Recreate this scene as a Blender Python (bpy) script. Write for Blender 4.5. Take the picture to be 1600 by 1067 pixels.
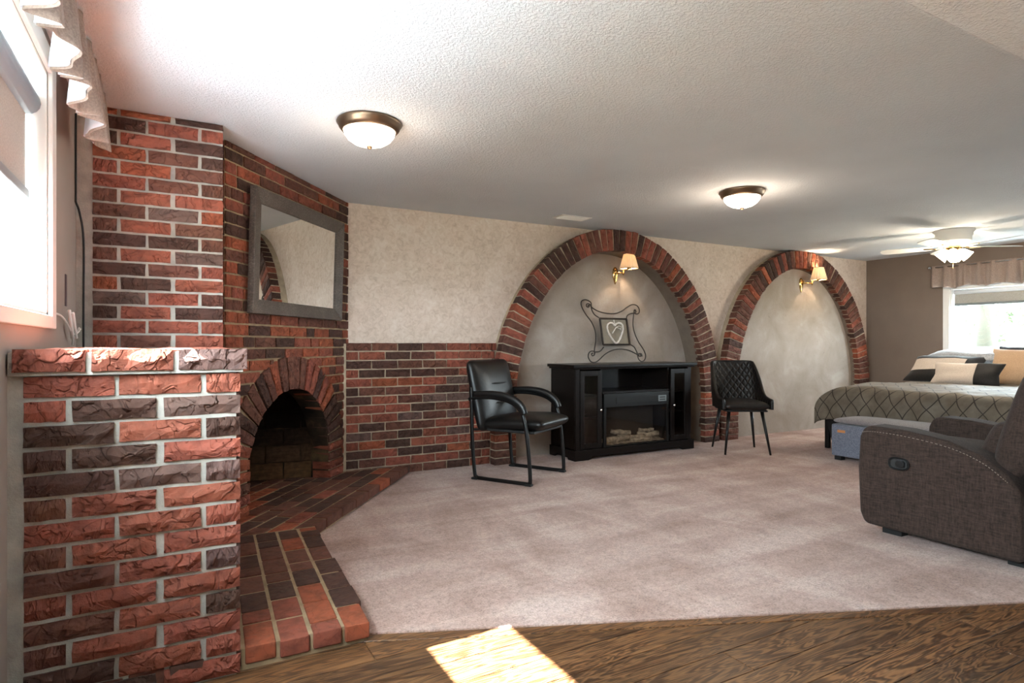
import bpy, bmesh, math, random
from mathutils import Vector, Matrix, noise
random.seed(7)
R = math.radians
C = bpy.context.scene.collection
sc = bpy.context.scene
for o in list(bpy.data.objects): bpy.data.objects.remove(o)

# ------------------------------------------------------------------ camera
TH = R(61.07)
cam_d = bpy.data.cameras.new('camera'); cam = bpy.data.objects.new('camera', cam_d); C.objects.link(cam)
cam.location = (0, 0, 1.03); cam.rotation_euler = (R(90), 0, TH - R(90))
cam_d.sensor_width = 36; cam_d.lens = 945 / 1600 * 36; cam_d.shift_y = 4.5 / 1600
cam_d.clip_start = 0.02
sc.camera = cam
# ------------------------------------------------------------------ world, sun, exposure
w = bpy.data.worlds.new('sky'); sc.world = w; w.use_nodes = True
bg = w.node_tree.nodes['Background']
bg.inputs['Color'].default_value = (0.80, 0.91, 1.0, 1); bg.inputs['Strength'].default_value = 42.0
sun_d = bpy.data.lights.new('sun', 'SUN'); sun = bpy.data.objects.new('sun', sun_d); C.objects.link(sun)
sun_d.energy = 150; sun_d.angle = R(0.6); sun_d.color = (1, 0.98, 0.95)
sun.rotation_euler = Vector((1.0, -0.10, -1.0)).to_track_quat('-Z', 'Y').to_euler()
sc.view_settings.view_transform = 'Standard'; sc.view_settings.look = 'None'
sc.view_settings.exposure = 0.72; sc.view_settings.gamma = 1; sc.view_settings.use_curve_mapping = False
sc.cycles.max_bounces = 10; sc.cycles.diffuse_bounces = 6; sc.cycles.glossy_bounces = 4
sc.cycles.transmission_bounces = 6; sc.cycles.transparent_max_bounces = 12
sc.cycles.sample_clamp_indirect = 8.0; sc.cycles.use_denoising = True
sc.cycles.caustics_reflective = False; sc.cycles.caustics_refractive = False
def portal(name, loc, direction, sx, sy):
    d = bpy.data.lights.new(name, 'AREA'); d.shape = 'RECTANGLE'; d.size = sx; d.size_y = sy
    d.cycles.is_portal = True
    o = bpy.data.objects.new(name, d); C.objects.link(o); o.location = loc
    o.rotation_euler = Vector(direction).to_track_quat('-Z', 'Y').to_euler()
H = 2.12; XL = -0.4; XR = 7.88; YB = 4.68; YF = -1.7
WL = dict(y0=0.10, y1=2.64, z0=1.13, z1=1.98)          # window in the left wall
WR = dict(y0=2.30, y1=3.70, z0=0.95, z1=1.68)          # window in the right wall
DR = dict(y0=-0.30, y1=0.20, z0=0.04, z1=1.95)          # patio door in the right wall
portal('portal_left', (XL - .25, (WL['y0'] + WL['y1']) / 2, 1.55), (1, 0, 0), 2.56, 0.87)
portal('portal_right', (XR + .25, 3.0, 1.3), (-1, 0, 0), 1.4, 0.75)
portal('portal_door', (XR + .25, -.05, 1.0), (-1, 0, 0), .52, 1.95)

# ------------------------------------------------------------------ materials
def lin(c):
    r = []
    for v in c[:3]:
        v = v / 255
        r.append(v / 12.92 if v <= .04045 else ((v + .055) / 1.055) ** 2.4)
    return (*r, 1)
class NT:
    def __init__(s, name):
        s.m = bpy.data.materials.new(name); s.m.use_nodes = True; s.t = s.m.node_tree
        s.b = s.t.nodes['Principled BSDF']; s.out = s.t.nodes['Material Output']
    def n(s, typ, **kw):
        nd = s.t.nodes.new(typ)
        for k, v in kw.items():
            if k.startswith('i_'):
                key = k[2:].replace('_', ' ')
                nd.inputs[key].default_value = v
            else: setattr(nd, k, v)
        return nd
    def l(s, a, b): s.t.links.new(a, b)
    def coord(s, kind='Object', scale=(1, 1, 1), rot=(0, 0, 0)):
        tc = s.n('ShaderNodeTexCoord'); mp = s.n('ShaderNodeMapping'); mp.inputs['Scale'].default_value = scale
        mp.inputs['Rotation'].default_value = rot
        s.l(tc.outputs[kind], mp.inputs['Vector']); return mp.outputs['Vector']
    def noise(s, vec, scale, detail=4, rough=.55, dist=0):
        nd = s.n('ShaderNodeTexNoise'); nd.inputs['Scale'].default_value = scale; nd.inputs['Detail'].default_value = detail
        nd.inputs['Roughness'].default_value = rough; nd.inputs['Distortion'].default_value = dist
        if vec is not None: s.l(vec, nd.inputs['Vector'])
        return nd.outputs['Fac']
    def ramp(s, fac, stops):
        nd = s.n('ShaderNodeValToRGB'); el = nd.color_ramp.elements
        while len(el) < len(stops): el.new(.5)
        for e, (p, c) in zip(el, stops): e.position = p; e.color = c
        s.l(fac, nd.inputs['Fac']); return nd.outputs['Color']
    def math(s, op, a, b=None):
        nd = s.n('ShaderNodeMath', operation=op)
        for i, v in ((0, a), (1, b)):
            if v is None: continue
            if isinstance(v, (int, float)): nd.inputs[i].default_value = v
            else: s.l(v, nd.inputs[i])
        return nd.outputs[0]
    def mix(s, fac, a, b, mode='MIX'):
        nd = s.n('ShaderNodeMix', data_type='RGBA', blend_type=mode)
        for k, v in (('Factor', fac), ('A', a), ('B', b)):
            sock = [i for i in nd.inputs if i.name == k and (i.type == 'RGBA' or (k == 'Factor' and i.type == 'VALUE'))][0]
            if isinstance(v, (int, float, tuple)): sock.default_value = v
            else: s.l(v, sock)
        return [o for o in nd.outputs if o.type == 'RGBA'][0]
    def bump(s, h, strength=.3, dist=.01):
        nd = s.n('ShaderNodeBump'); nd.inputs['Strength'].default_value = strength; nd.inputs['Distance'].default_value = dist
        s.l(h, nd.inputs['Height']); s.l(nd.outputs['Normal'], s.b.inputs['Normal'])
    def set(s, **kw):
        for k, v in kw.items():
            key = {'color': 'Base Color', 'rough': 'Roughness', 'metal': 'Metallic', 'spec': 'Specular IOR Level', 'sheen': 'Sheen Weight', 'coat': 'Coat Weight'}[k]
            if isinstance(v, (int, float, tuple)): s.b.inputs[key].default_value = v
            else: s.l(v, s.b.inputs[key])
        return s.m
def plain(name, c, rough=.5, metal=0, spec=.5, nz=0, scale=30, bump=0):
    t = NT(name); t.set(rough=rough, metal=metal, spec=spec)
    col = lin(c)
    if nz:
        f = t.noise(t.coord(), scale)
        t.set(color=t.ramp(f, [(.3, tuple(x * (1 - nz) for x in col[:3]) + (1,)), (.7, tuple(min(1, x * (1 + nz)) for x in col[:3]) + (1,))]))
        if bump: t.bump(f, bump, .004)
    else: t.set(color=col)
    return t.m
M = {}
def m_brick(name='brick', bs=.8):
    t = NT(name); oi = t.n('ShaderNodeObjectInfo'); tc = t.n('ShaderNodeTexCoord')
    add = t.n('ShaderNodeVectorMath', operation='ADD'); sc_ = t.n('ShaderNodeVectorMath', operation='SCALE'); sc_.inputs['Scale'].default_value = 37.0
    cmb = t.n('ShaderNodeCombineXYZ')
    for i in range(3): t.l(oi.outputs['Random'], cmb.inputs[i])
    t.l(cmb.outputs[0], sc_.inputs[0]); t.l(tc.outputs['Object'], add.inputs[0]); t.l(sc_.outputs[0], add.inputs[1])
    v = add.outputs[0]
    a = t.noise(v, 22, 5, .6); b = t.noise(v, 11, 2.5, .5, .9); b2 = t.noise(v, 17, 2, .5, 1.2); c = t.noise(v, 120, 3, .6)
    dark = t.ramp(a, [(.3, (.62, .60, .60, 1)), (.55, (1, 1, 1, 1)), (.8, (1.25, 1.12, 1.05, 1))])
    col = t.mix(1.0, oi.outputs['Color'], dark, 'MULTIPLY')
    ridge = t.math('ABSOLUTE', t.math('SUBTRACT', b, .5))
    crack = t.ramp(ridge, [(0, (.6, .56, .54, 1)), (.012, (1, 1, 1, 1))])
    col = t.mix(.6, col, t.mix(1.0, col, crack, 'MULTIPLY'))
    t.set(color=col, rough=.82, spec=.25)
    step = t.n('ShaderNodeMapRange'); step.inputs['From Min'].default_value = .485; step.inputs['From Max'].default_value = .515; t.l(b, step.inputs['Value'])
    step2 = t.n('ShaderNodeMapRange'); step2.inputs['From Min'].default_value = .54; step2.inputs['From Max'].default_value = .59; t.l(b2, step2.inputs['Value'])
    st_ = t.math('ADD', t.math('MULTIPLY', step.outputs[0], 1.0), t.math('ADD', t.math('MULTIPLY', step2.outputs[0], .7), t.math('MULTIPLY', b, 2.2)))
    h = t.math('ADD', st_, t.math('ADD', t.math('MULTIPLY', a, .8), t.math('MULTIPLY', c, .25)))
    t.bump(h, bs, .010); return t.m
M['brick'] = m_brick(); M['paver'] = m_brick('hearth_brick', .22)
def m_mortar(name, c):
    t = NT(name); v = t.coord(); a = t.noise(v, 14, 5); b = t.noise(v, 150, 3, .7)
    col = lin(c); t.set(color=t.ramp(a, [(.3, tuple(x * .72 for x in col[:3]) + (1,)), (.7, tuple(min(1, x * 1.15) for x in col[:3]) + (1,))]), rough=.95, spec=.1)
    t.bump(b, .5, .004); return t.m
M['mortar'] = m_mortar('mortar', (176, 172, 163)); M['mortar_tan'] = m_mortar('mortar_tan', (158, 138, 110))
M['mortar_mid'] = m_mortar('mortar_mid', (176, 160, 138))
def m_soot():
    t = NT('soot'); v = t.coord(); a = t.noise(v, 6, 5); b = t.noise(v, 60, 3)
    t.set(color=t.ramp(a, [(.35, lin((24, 20, 17))), (.55, lin((52, 42, 33))), (.8, lin((110, 92, 66)))]), rough=.95, spec=.1); t.bump(b, .4, .004); return t.m
M['soot'] = m_soot()
def m_ceiling():
    t = NT('popcorn_ceiling'); v = t.coord(); a = t.noise(v, 95, 3, .6); b = t.noise(v, 220, 2, .6); c = t.noise(v, 1.2, 3)
    t.set(color=t.ramp(c, [(.3, lin((207, 211, 216))), (.7, lin((217, 221, 226)))]), rough=.95, spec=.1)
    t.bump(t.math('ADD', t.ramp(a, [(.42, (0, 0, 0, 1)), (.62, (1, 1, 1, 1))]), t.math('MULTIPLY', b, .5)), .5, .006); return t.m
M['ceiling'] = m_ceiling()
def m_fire():
    t = NT('firebrick'); oi = t.n('ShaderNodeObjectInfo'); a = t.noise(t.coord('Generated'), 5, 4)
    t.set(color=t.mix(1.0, oi.outputs['Color'], t.ramp(a, [(.3, (.6, .6, .6, 1)), (.7, (1.3, 1.25, 1.15, 1))]), 'MULTIPLY'), rough=.95, spec=.05); t.bump(a, .2, .003); return t.m
M['fire'] = m_fire()
def m_wallpaper():
    t = NT('wallpaper'); v = t.coord(); a = t.noise(v, 22, 6, .65, 1.2); b = t.noise(v, 5, 4, .6)
    f = t.math('ADD', t.math('MULTIPLY', a, .7), t.math('MULTIPLY', b, .3))
    t.set(color=t.ramp(f, [(.36, lin((188, 169, 153))), (.5, lin((207, 189, 174))), (.64, lin((217, 203, 191)))]), rough=.75, spec=.25); t.bump(a, .08, .003); return t.m
M['wallpaper'] = m_wallpaper()
def m_stucco():
    t = NT('stucco'); v = t.coord(); a = t.noise(v, 3.0, 6, .6, .5); b = t.noise(v, 38, 5, .7, .5); c = t.noise(v, 120, 3, .6)
    pits = t.ramp(b, [(.28, (.55, .55, .55, 1)), (.36, (1, 1, 1, 1))])
    col = t.ramp(a, [(.3, lin((144, 132, 121))), (.55, lin((159, 147, 137))), (.75, lin((174, 165, 157)))])
    t.set(color=t.mix(.8, col, t.mix(1.0, col, pits, 'MULTIPLY')), rough=.85, spec=.2)
    t.bump(t.math('ADD', b, t.math('MULTIPLY', c, .4)), .5, .008); return t.m
M['stucco'] = m_stucco()
M['reveal'] = plain('reveal_plaster', (116, 104, 93), .9, spec=.15, nz=.1, scale=14, bump=.3)  # arch reveals get a darker tone than the stucco panels
M['taupe_wall'] = plain('taupe_wall', (118, 104, 94), .8, spec=.2, nz=.05, scale=4)
M['grey_wall'] = plain('grey_wall', (156, 145, 137), .8, spec=.2, nz=.04, scale=4)
M['white_paint'] = plain('white_paint', (232, 230, 226), .45)
M['vinyl'] = plain('vinyl', (226, 230, 234), .4)
def m_carpet():
    t = NT('carpet'); v = t.coord(); a = t.noise(v, 125, 3, .8); a2 = t.noise(v, 55, 3, .7)
    b = t.noise(t.coord(scale=(1.1, .5, 1), rot=(0, 0, R(35))), 2.1, 4, .6, .9); c = t.noise(t.coord(scale=(.6, 2.6, 1), rot=(0, 0, R(-30))), 1.7, 3, .5, .5)
    f = t.math('ADD', t.math('MULTIPLY', b, .55), t.math('MULTIPLY', c, .45))
    col = t.ramp(f, [(.36, lin((154, 124, 112))), (.5, lin((177, 149, 138))), (.62, lin((194, 171, 161)))])
    sp = t.ramp(t.math('ADD', t.math('MULTIPLY', a, .6), t.math('MULTIPLY', a2, .4)), [(.36, (.55, .53, .53, 1)), (.5, (.97, .96, .96, 1)), (.64, (1.3, 1.3, 1.3, 1))])
    t.set(color=t.mix(1.0, col, sp, 'MULTIPLY'), rough=1, spec=.05, sheen=.15); t.bump(a, .7, .006); return t.m
M['carpet'] = m_carpet()
def m_plank():
    t = NT('plank'); oi = t.n('ShaderNodeObjectInfo'); tc = t.n('ShaderNodeTexCoord')
    cmb = t.n('ShaderNodeCombineXYZ'); t.l(t.math('MULTIPLY', oi.outputs['Random'], 31), cmb.inputs[1]); t.l(t.math('MULTIPLY', oi.outputs['Random'], 17), cmb.inputs[0])
    add = t.n('ShaderNodeVectorMath', operation='ADD'); t.l(tc.outputs['Object'], add.inputs[0]); t.l(cmb.outputs[0], add.inputs[1])
    mp = t.n('ShaderNodeMapping'); mp.inputs['Scale'].default_value = (1.0, 9, 9); t.l(add.outputs[0], mp.inputs['Vector'])
    a = t.noise(mp.outputs[0], 2.2, 3, .5, .8)
    rings = t.math('SINE', t.math('MULTIPLY', a, 70)); mp2 = t.n('ShaderNodeMapping'); mp2.inputs['Scale'].default_value = (3, 90, 90); t.l(add.outputs[0], mp2.inputs['Vector'])
    g = t.noise(mp2.outputs[0], 2, 4, .7)
    f = t.math('ADD', t.math('MULTIPLY', t.math('ADD', t.math('MULTIPLY', rings, .5), .5), .42), t.math('MULTIPLY', g, .58))
    col = t.ramp(f, [(.2, lin((40, 26, 17))), (.45, lin((82, 55, 35))), (.8, lin((128, 92, 60)))])
    tone = t.ramp(oi.outputs['Random'], [(0, (.75, .75, .76, 1)), (1, (1.15, 1.12, 1.08, 1))])
    t.set(color=t.mix(1.0, col, tone, 'MULTIPLY'), rough=.34, spec=.45); t.bump(f, .15, .002); return t.m
M['plank'] = m_plank()
def fabric(name, c1, c2, scale=90, rough=.95, bump=.5, stretch=(1, 1, 1), sheen=.2):
    t = NT(name); a = t.noise(t.coord(scale=stretch), scale, 4, .7); b = t.noise(t.coord(scale=(stretch[0], stretch[2], stretch[1])), scale, 4, .7)
    f = t.math('ADD', t.math('MULTIPLY', a, .5), t.math('MULTIPLY', b, .5))
    t.set(color=t.ramp(f, [(.38, lin(c1)), (.62, lin(c2))]), rough=rough, spec=.15, sheen=sheen); t.bump(f, bump, .004); return t.m
M['recliner'] = fabric('recliner_fabric', (38, 30, 27), (66, 53, 47), 140, stretch=(1, .16, 1.0), sheen=.03)
M['blue_grey'] = fabric('blue_grey_fabric', (92, 96, 110), (122, 126, 138), 120, bump=.3)
M['mauve_lid'] = fabric('grey_lid_fabric', (112, 106, 108), (140, 132, 132), 120, bump=.3)
M['taupe_cloth'] = fabric('taupe_cloth', (126, 108, 98), (150, 132, 121), 140, bump=.2)
M['black_cloth'] = fabric('black_cloth', (18, 16, 16), (32, 29, 28), 120, bump=.2, rough=.6)
M['cream_cloth'] = fabric('cream_cloth', (172, 158, 146), (190, 177, 165), 140, bump=.2)
M['tan_cloth'] = fabric('tan_cloth', (156, 128, 102), (176, 146, 118), 120, bump=.2)
M['grey_sheen'] = fabric('grey_satin', (126, 128, 132), (160, 162, 166), 60, rough=.4, bump=.15)
M['lining'] = plain('lining', (226, 226, 232), .8)
M['black_metal'] = plain('black_metal', (11, 11, 11), .34, spec=.4)
M['iron'] = plain('wrought_iron', (44, 34, 28), .6, .3, nz=.3)
M['bronze'] = plain('bronze', (112, 92, 74), .38, .85)
M['brass'] = plain('brass', (208, 172, 108), .18, 1)
M['chrome'] = plain('chrome', (190, 190, 190), .15, 1)
def m_leather(name, c, rough=.33):
    t = NT(name); v = t.coord(); a = t.noise(v, 160, 3, .6); b = t.noise(v, 7, 4)
    t.set(color=lin(c), rough=rough, spec=.38); t.bump(t.math('ADD', t.math('MULTIPLY', a, .3), b), .25, .004); return t.m
M['leather'] = m_leather('black_leather', (13, 12, 12), .38)
M['brown_leather'] = m_leather('dark_leather', (16, 12, 11), .45)
def m_quilt():
    t = NT('quilted_leather'); uv = t.n('ShaderNodeTexCoord'); s = t.n('ShaderNodeSeparateXYZ'); t.l(uv.outputs['UV'], s.inputs[0])
    def tri(op):
        x = t.math(op, t.math('MULTIPLY', s.outputs[0], 16.0), t.math('MULTIPLY', s.outputs[1], 12.5))
        return t.math('MULTIPLY', t.math('PINGPONG', x, .5), 2)
    h = t.math('MINIMUM', tri('ADD'), tri('SUBTRACT')); h = t.math('POWER', t.math('MINIMUM', t.math('MULTIPLY', h, 1.6), 1), .5)
    t.set(color=t.ramp(h, [(.1, lin((44, 34, 30))), (.4, lin((20, 16, 14)))]), rough=.45, spec=.35); t.bump(h, .8, .008); return t.m
M['quilt'] = m_quilt()
def m_darkwood():
    t = NT('espresso_wood'); a = t.noise(t.coord(scale=(2, 2, 30)), 4, 4, .6)
    t.set(color=t.ramp(a, [(.3, lin((15, 11, 10))), (.7, lin((24, 18, 16)))]), rough=.34, spec=.2); return t.m
M['espresso'] = m_darkwood()
def m_greywood():
    t = NT('grey_wood'); v = t.coord(scale=(4, 60, 60)); a = t.noise(v, 2.5, 5, .6); b = t.noise(t.coord(), 9, 3)
    t.set(color=t.ramp(t.math('ADD', t.math('MULTIPLY', a, .7), t.math('MULTIPLY', b, .3)), [(.32, lin((50, 42, 37))), (.5, lin((76, 66, 59))), (.7, lin((112, 102, 93)))]), rough=.5, spec=.4); t.bump(a, .3, .003); return t.m
M['grey_wood'] = m_greywood()
t = NT('mirror'); t.set(color=(.86, .87, .86, 1), rough=.01, metal=1); M['mirror'] = t.m
def m_glass(name, tint=(1, 1, 1, 1), refl=.5):
    t = NT(name); tr = t.n('ShaderNodeBsdfTransparent'); tr.inputs[0].default_value = tint; gl = t.n('ShaderNodeBsdfGlossy'); gl.inputs['Roughness'].default_value = .02
    lw_ = t.n('ShaderNodeLayerWeight'); lw_.inputs['Blend'].default_value = .5; mx = t.n('ShaderNodeMixShader')
    fr = t.math('ADD', t.math('MULTIPLY', t.math('POWER', lw_.outputs['Facing'], 5), .6), .035)
    t.l(fr, mx.inputs[0]); t.l(tr.outputs[0], mx.inputs[1]); t.l(gl.outputs[0], mx.inputs[2]); t.l(mx.outputs[0], t.out.inputs['Surface']); return t.m
M['glass'] = m_glass('window_glass', (.96, .98, .97, 1)); M['smoked'] = m_glass('smoked_glass', (.80, .77, .73, 1))
def m_emit(name, c, s):
    t = NT(name); t.set(color=(.9, .88, .84, 1), rough=.4); t.b.inputs['Emission Color'].default_value = c; t.b.inputs['Emission Strength'].default_value = s; return t.m
M['dome'] = m_emit('lit_glass_dome', (1, .88, .72, 1), 6.0)
M['tulip'] = m_emit('lit_glass_shade', (1, .88, .66, 1), 14.0)
def m_shade():
    t = NT('pleated_shade'); d = t.n('ShaderNodeBsdfDiffuse'); d.inputs[0].default_value = lin((240, 226, 204)); tl = t.n('ShaderNodeBsdfTranslucent'); tl.inputs[0].default_value = lin((244, 226, 198))
    mx = t.n('ShaderNodeMixShader'); mx.inputs[0].default_value = .12; t.l(d.outputs[0], mx.inputs[1]); t.l(tl.outputs[0], mx.inputs[2]); t.l(mx.outputs[0], t.out.inputs['Surface']); return t.m
M['shade'] = m_shade()
def m_comforter():
    t = NT('comforter'); uv = t.n('ShaderNodeTexCoord'); s = t.n('ShaderNodeSeparateXYZ'); t.l(uv.outputs['UV'], s.inputs[0])
    U = t.math('MULTIPLY', s.outputs[0], 6.6); V = t.math('MULTIPLY', s.outputs[1], 5.2)
    V = t.math('ADD', V, t.math('MULTIPLY', t.math('SINE', t.math('MULTIPLY', V, 2 * math.pi)), .05))
    def tri(op): return t.math('PINGPONG', t.math(op, U, V), .5)
    d = t.math('MINIMUM', tri('ADD'), tri('SUBTRACT'))
    base = t.noise(t.coord(), 9, 3); c = t.ramp(base, [(.3, lin((90, 80, 68))), (.7, lin((112, 101, 87)))])
    line = t.ramp(d, [(.028, (0, 0, 0, 1)), (.045, (1, 1, 1, 1))])
    t.set(color=t.mix(line, lin((48, 39, 33)), c), rough=.6, spec=.2, sheen=.05); t.bump(t.noise(t.coord(), 14, 3), .4, .014); return t.m
M['comforter'] = m_comforter()
M['log'] = plain('grey_log', (186, 174, 160), .9, nz=.5, scale=25, bump=.6)
M['bark'] = plain('pale_bark', (46, 43, 34), .9, nz=.25, scale=6)
M['leaf'] = plain('leaves', (54, 70, 36), .8, nz=.4, scale=3)
M['lawn'] = plain('lawn', (128, 132, 122), .95, nz=.3, scale=3)
M['orange_tag'] = plain('orange_tag', (190, 124, 72), .6)
M['blind'] = fabric('blind_cloth', (150, 146, 138), (170, 166, 158), 160, bump=.1)
M['blind_rail'] = plain('blind_rail', (112, 118, 120), .4)
M['cassette'] = plain('blind_cassette', (120, 126, 134), .4)
M['white_plastic'] = plain('white_plastic', (238, 236, 232), .4)
M['black_rubber'] = plain('black_rubber', (14, 14, 14), .6)
M['ribbon'] = plain('white_ribbon', (212, 204, 196), .8, nz=.1, scale=60)
M['dark_plate'] = plain('dark_strip', (78, 62, 66), .7)

# ------------------------------------------------------------------ mesh helpers
class MB:
    def __init__(s): s.v = []; s.f = []; s.uv = None
    def add(s, vs, fs):
        k = len(s.v); s.v += [tuple(p) for p in vs]; s.f += [tuple(i + k for i in f) for f in fs]; return s
    def box(s, a, b):
        x0, y0, z0 = a; x1, y1, z1 = b
        x0, x1 = min(x0, x1), max(x0, x1); y0, y1 = min(y0, y1), max(y0, y1); z0, z1 = min(z0, z1), max(z0, z1)
        return s.add([(x0, y0, z0), (x1, y0, z0), (x1, y1, z0), (x0, y1, z0), (x0, y0, z1), (x1, y0, z1), (x1, y1, z1), (x0, y1, z1)],
                     [(0, 3, 2, 1), (4, 5, 6, 7), (0, 1, 5, 4), (1, 2, 6, 5), (2, 3, 7, 6), (3, 0, 4, 7)])
    def prism(s, poly, z0, z1, ax=None):
        """poly: list of 2D points (ccw); ax maps (u,v,w)->3D"""
        ax = ax or (lambda u, v, w_: (u, v, w_)); n = len(poly)
        vs = [ax(u, v, z0) for u, v in poly] + [ax(u, v, z1) for u, v in poly]
        fs = [tuple(range(n))[::-1], tuple(range(n, 2 * n))] + [(i, (i + 1) % n, n + (i + 1) % n, n + i) for i in range(n)]
        return s.add(vs, fs)
    def tube(s, pts, r, seg=10, closed=False, ry=None):
        pts = [Vector(p) for p in pts]; n = len(pts); k = len(s.v); up = None
        rr = r if isinstance(r, (list, tuple)) else [r] * n
        for i, p in enumerate(pts):
            if closed: tg = pts[(i + 1) % n] - pts[i - 1]
            else: tg = pts[min(i + 1, n - 1)] - pts[max(i - 1, 0)]
            tg.normalize()
            if up is None:
                up = Vector((0, 0, 1)) if abs(tg.z) < .9 else Vector((1, 0, 0))
            side = tg.cross(up)
            if side.length < 1e-5: side = tg.cross(Vector((0, 1, 0)))
            side.normalize(); up = side.cross(tg).normalized()
            for j in range(seg):
                a = 2 * math.pi * j / seg
                s.v.append(tuple(p + side * math.cos(a) * rr[i] + up * math.sin(a) * (rr[i] if ry is None else ry)))
        m = n if closed else n - 1
        for i in range(m):
            for j in range(seg):
                a = k + i * seg + j; b = k + i * seg + (j + 1) % seg; i2 = (i + 1) % n
                c = k + i2 * seg + (j + 1) % seg; d = k + i2 * seg + j
                s.f.append((a, b, c, d))
        if not closed:
            s.f.append(tuple(k + j for j in range(seg))[::-1]); s.f.append(tuple(k + (n - 1) * seg + j for j in range(seg)))
        return s
    def lathe(s, prof, seg=32, c=(0, 0, 0), flute=None):
        k = len(s.v); n = len(prof)
        for i, (r, z_) in enumerate(prof):
            for j in range(seg):
                a = 2 * math.pi * j / seg; q = r * (1 + (flute * (1 if j % 2 else -1) if flute else 0))
                s.v.append((c[0] + q * math.cos(a), c[1] + q * math.sin(a), c[2] + z_))
        for i in range(n - 1):
            for j in range(seg):
                s.f.append((k + i * seg + j, k + i * seg + (j + 1) % seg, k + (i + 1) * seg + (j + 1) % seg, k + (i + 1) * seg + j))
        return s
    def grid(s, fn, nu, nv):
        k = len(s.v)
        for i in range(nu + 1):
            for j in range(nv + 1): s.v.append(tuple(fn(i / nu, j / nv)))
        for i in range(nu):
            for j in range(nv):
                a = k + i * (nv + 1) + j; s.f.append((a, a + nv + 1, a + nv + 2, a + 1))
        return s
    def build(s, name, m, parent=None, smooth=False, bevel=0, sub=0, solid=0, uvs=None, loc0=None, seg=2):
        me = bpy.data.meshes.new(name); me.from_pydata(s.v, [], s.f); me.update()
        bm = bmesh.new(); bm.from_mesh(me); bmesh.ops.recalc_face_normals(bm, faces=bm.faces)
        bm.to_mesh(me); bm.free()
        if uvs:
            ul = me.uv_layers.new(name='UV')
            for lp in me.loops: ul.data[lp.index].uv = uvs[lp.vertex_index]
        me.materials.append(m)
        o = bpy.data.objects.new(name, me); C.objects.link(o)
        if smooth:
            for p in me.polygons: p.use_smooth = True
        if solid: md = o.modifiers.new('thick', 'SOLIDIFY'); md.thickness = solid; md.offset = 0
        if bevel:
            md = o.modifiers.new('bevel', 'BEVEL'); md.width = bevel; md.segments = seg; md.limit_method = 'ANGLE'; md.angle_limit = R(40)
            for p in me.polygons: p.use_smooth = True
            if not sub:
                wn = o.modifiers.new('wn', 'WEIGHTED_NORMAL'); wn.keep_sharp = True
        if sub:
            md = o.modifiers.new('sub', 'SUBSURF'); md.levels = sub; md.render_levels = sub
            for p in me.polygons: p.use_smooth = True
        if parent: put(o, parent)
        return o
def put(o, parent):
    o.parent = parent
    if parent.get('world_built'): o.matrix_parent_inverse = Matrix.Translation(-Vector(parent['world_built']))
def tag(o, label, cat, group=None):
    o['label'] = label; o['category'] = cat
    if group: o['group'] = group
    return o
def thing(name, label, cat, loc=(0, 0, 0), rz=None, group=None):
    """Empty at the base; rz None: children are given in world space"""
    o = bpy.data.objects.new(name, None); C.objects.link(o); o.location = loc; o.empty_display_size = .05
    if rz is None: o['world_built'] = tuple(loc)
    else: o.rotation_euler = (0, 0, rz)
    return tag(o, label, cat, group)
def struct(o):
    o['kind'] = 'structure'; return o
def sroot(name):
    o = bpy.data.objects.new(name, None); C.objects.link(o); o['kind'] = 'structure'; o.empty_display_size = .05
    o['world_built'] = (0.0, 0.0, 0.0); return o
def clip(poly, n, d):
    """keep n.p <= d"""
    out = []
    for i, p in enumerate(poly):
        q = poly[(i + 1) % len(poly)]; a = n[0] * p[0] + n[1] * p[1] - d; b = n[0] * q[0] + n[1] * q[1] - d
        if a <= 0: out.append(p)
        if a * b < 0:
            k = a / (a - b); out.append((p[0] + (q[0] - p[0]) * k, p[1] + (q[1] - p[1]) * k))
    return out
def area(poly):
    return abs(sum(p[0] * q[1] - q[0] * p[1] for p, q in zip(poly, poly[1:] + poly[:1]))) / 2
def spline(pts, n=8, closed=False):
    P = [Vector(p) for p in pts]; out = []; m = len(P)
    rng = range(m) if closed else range(m - 1)
    for i in rng:
        if closed: p0, p1, p2, p3 = P[i - 1], P[i], P[(i + 1) % m], P[(i + 2) % m]
        else: p0, p1, p2, p3 = P[max(i - 1, 0)], P[i], P[i + 1], P[min(i + 2, m - 1)]
        for j in range(n):
            t_ = j / n
            out.append(.5 * ((2 * p1) + (-p0 + p2) * t_ + (2 * p0 - 5 * p1 + 4 * p2 - p3) * t_ ** 2 + (-p0 + 3 * p1 - 3 * p2 + p3) * t_ ** 3))
    if not closed: out.append(P[-1])
    return out

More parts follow.
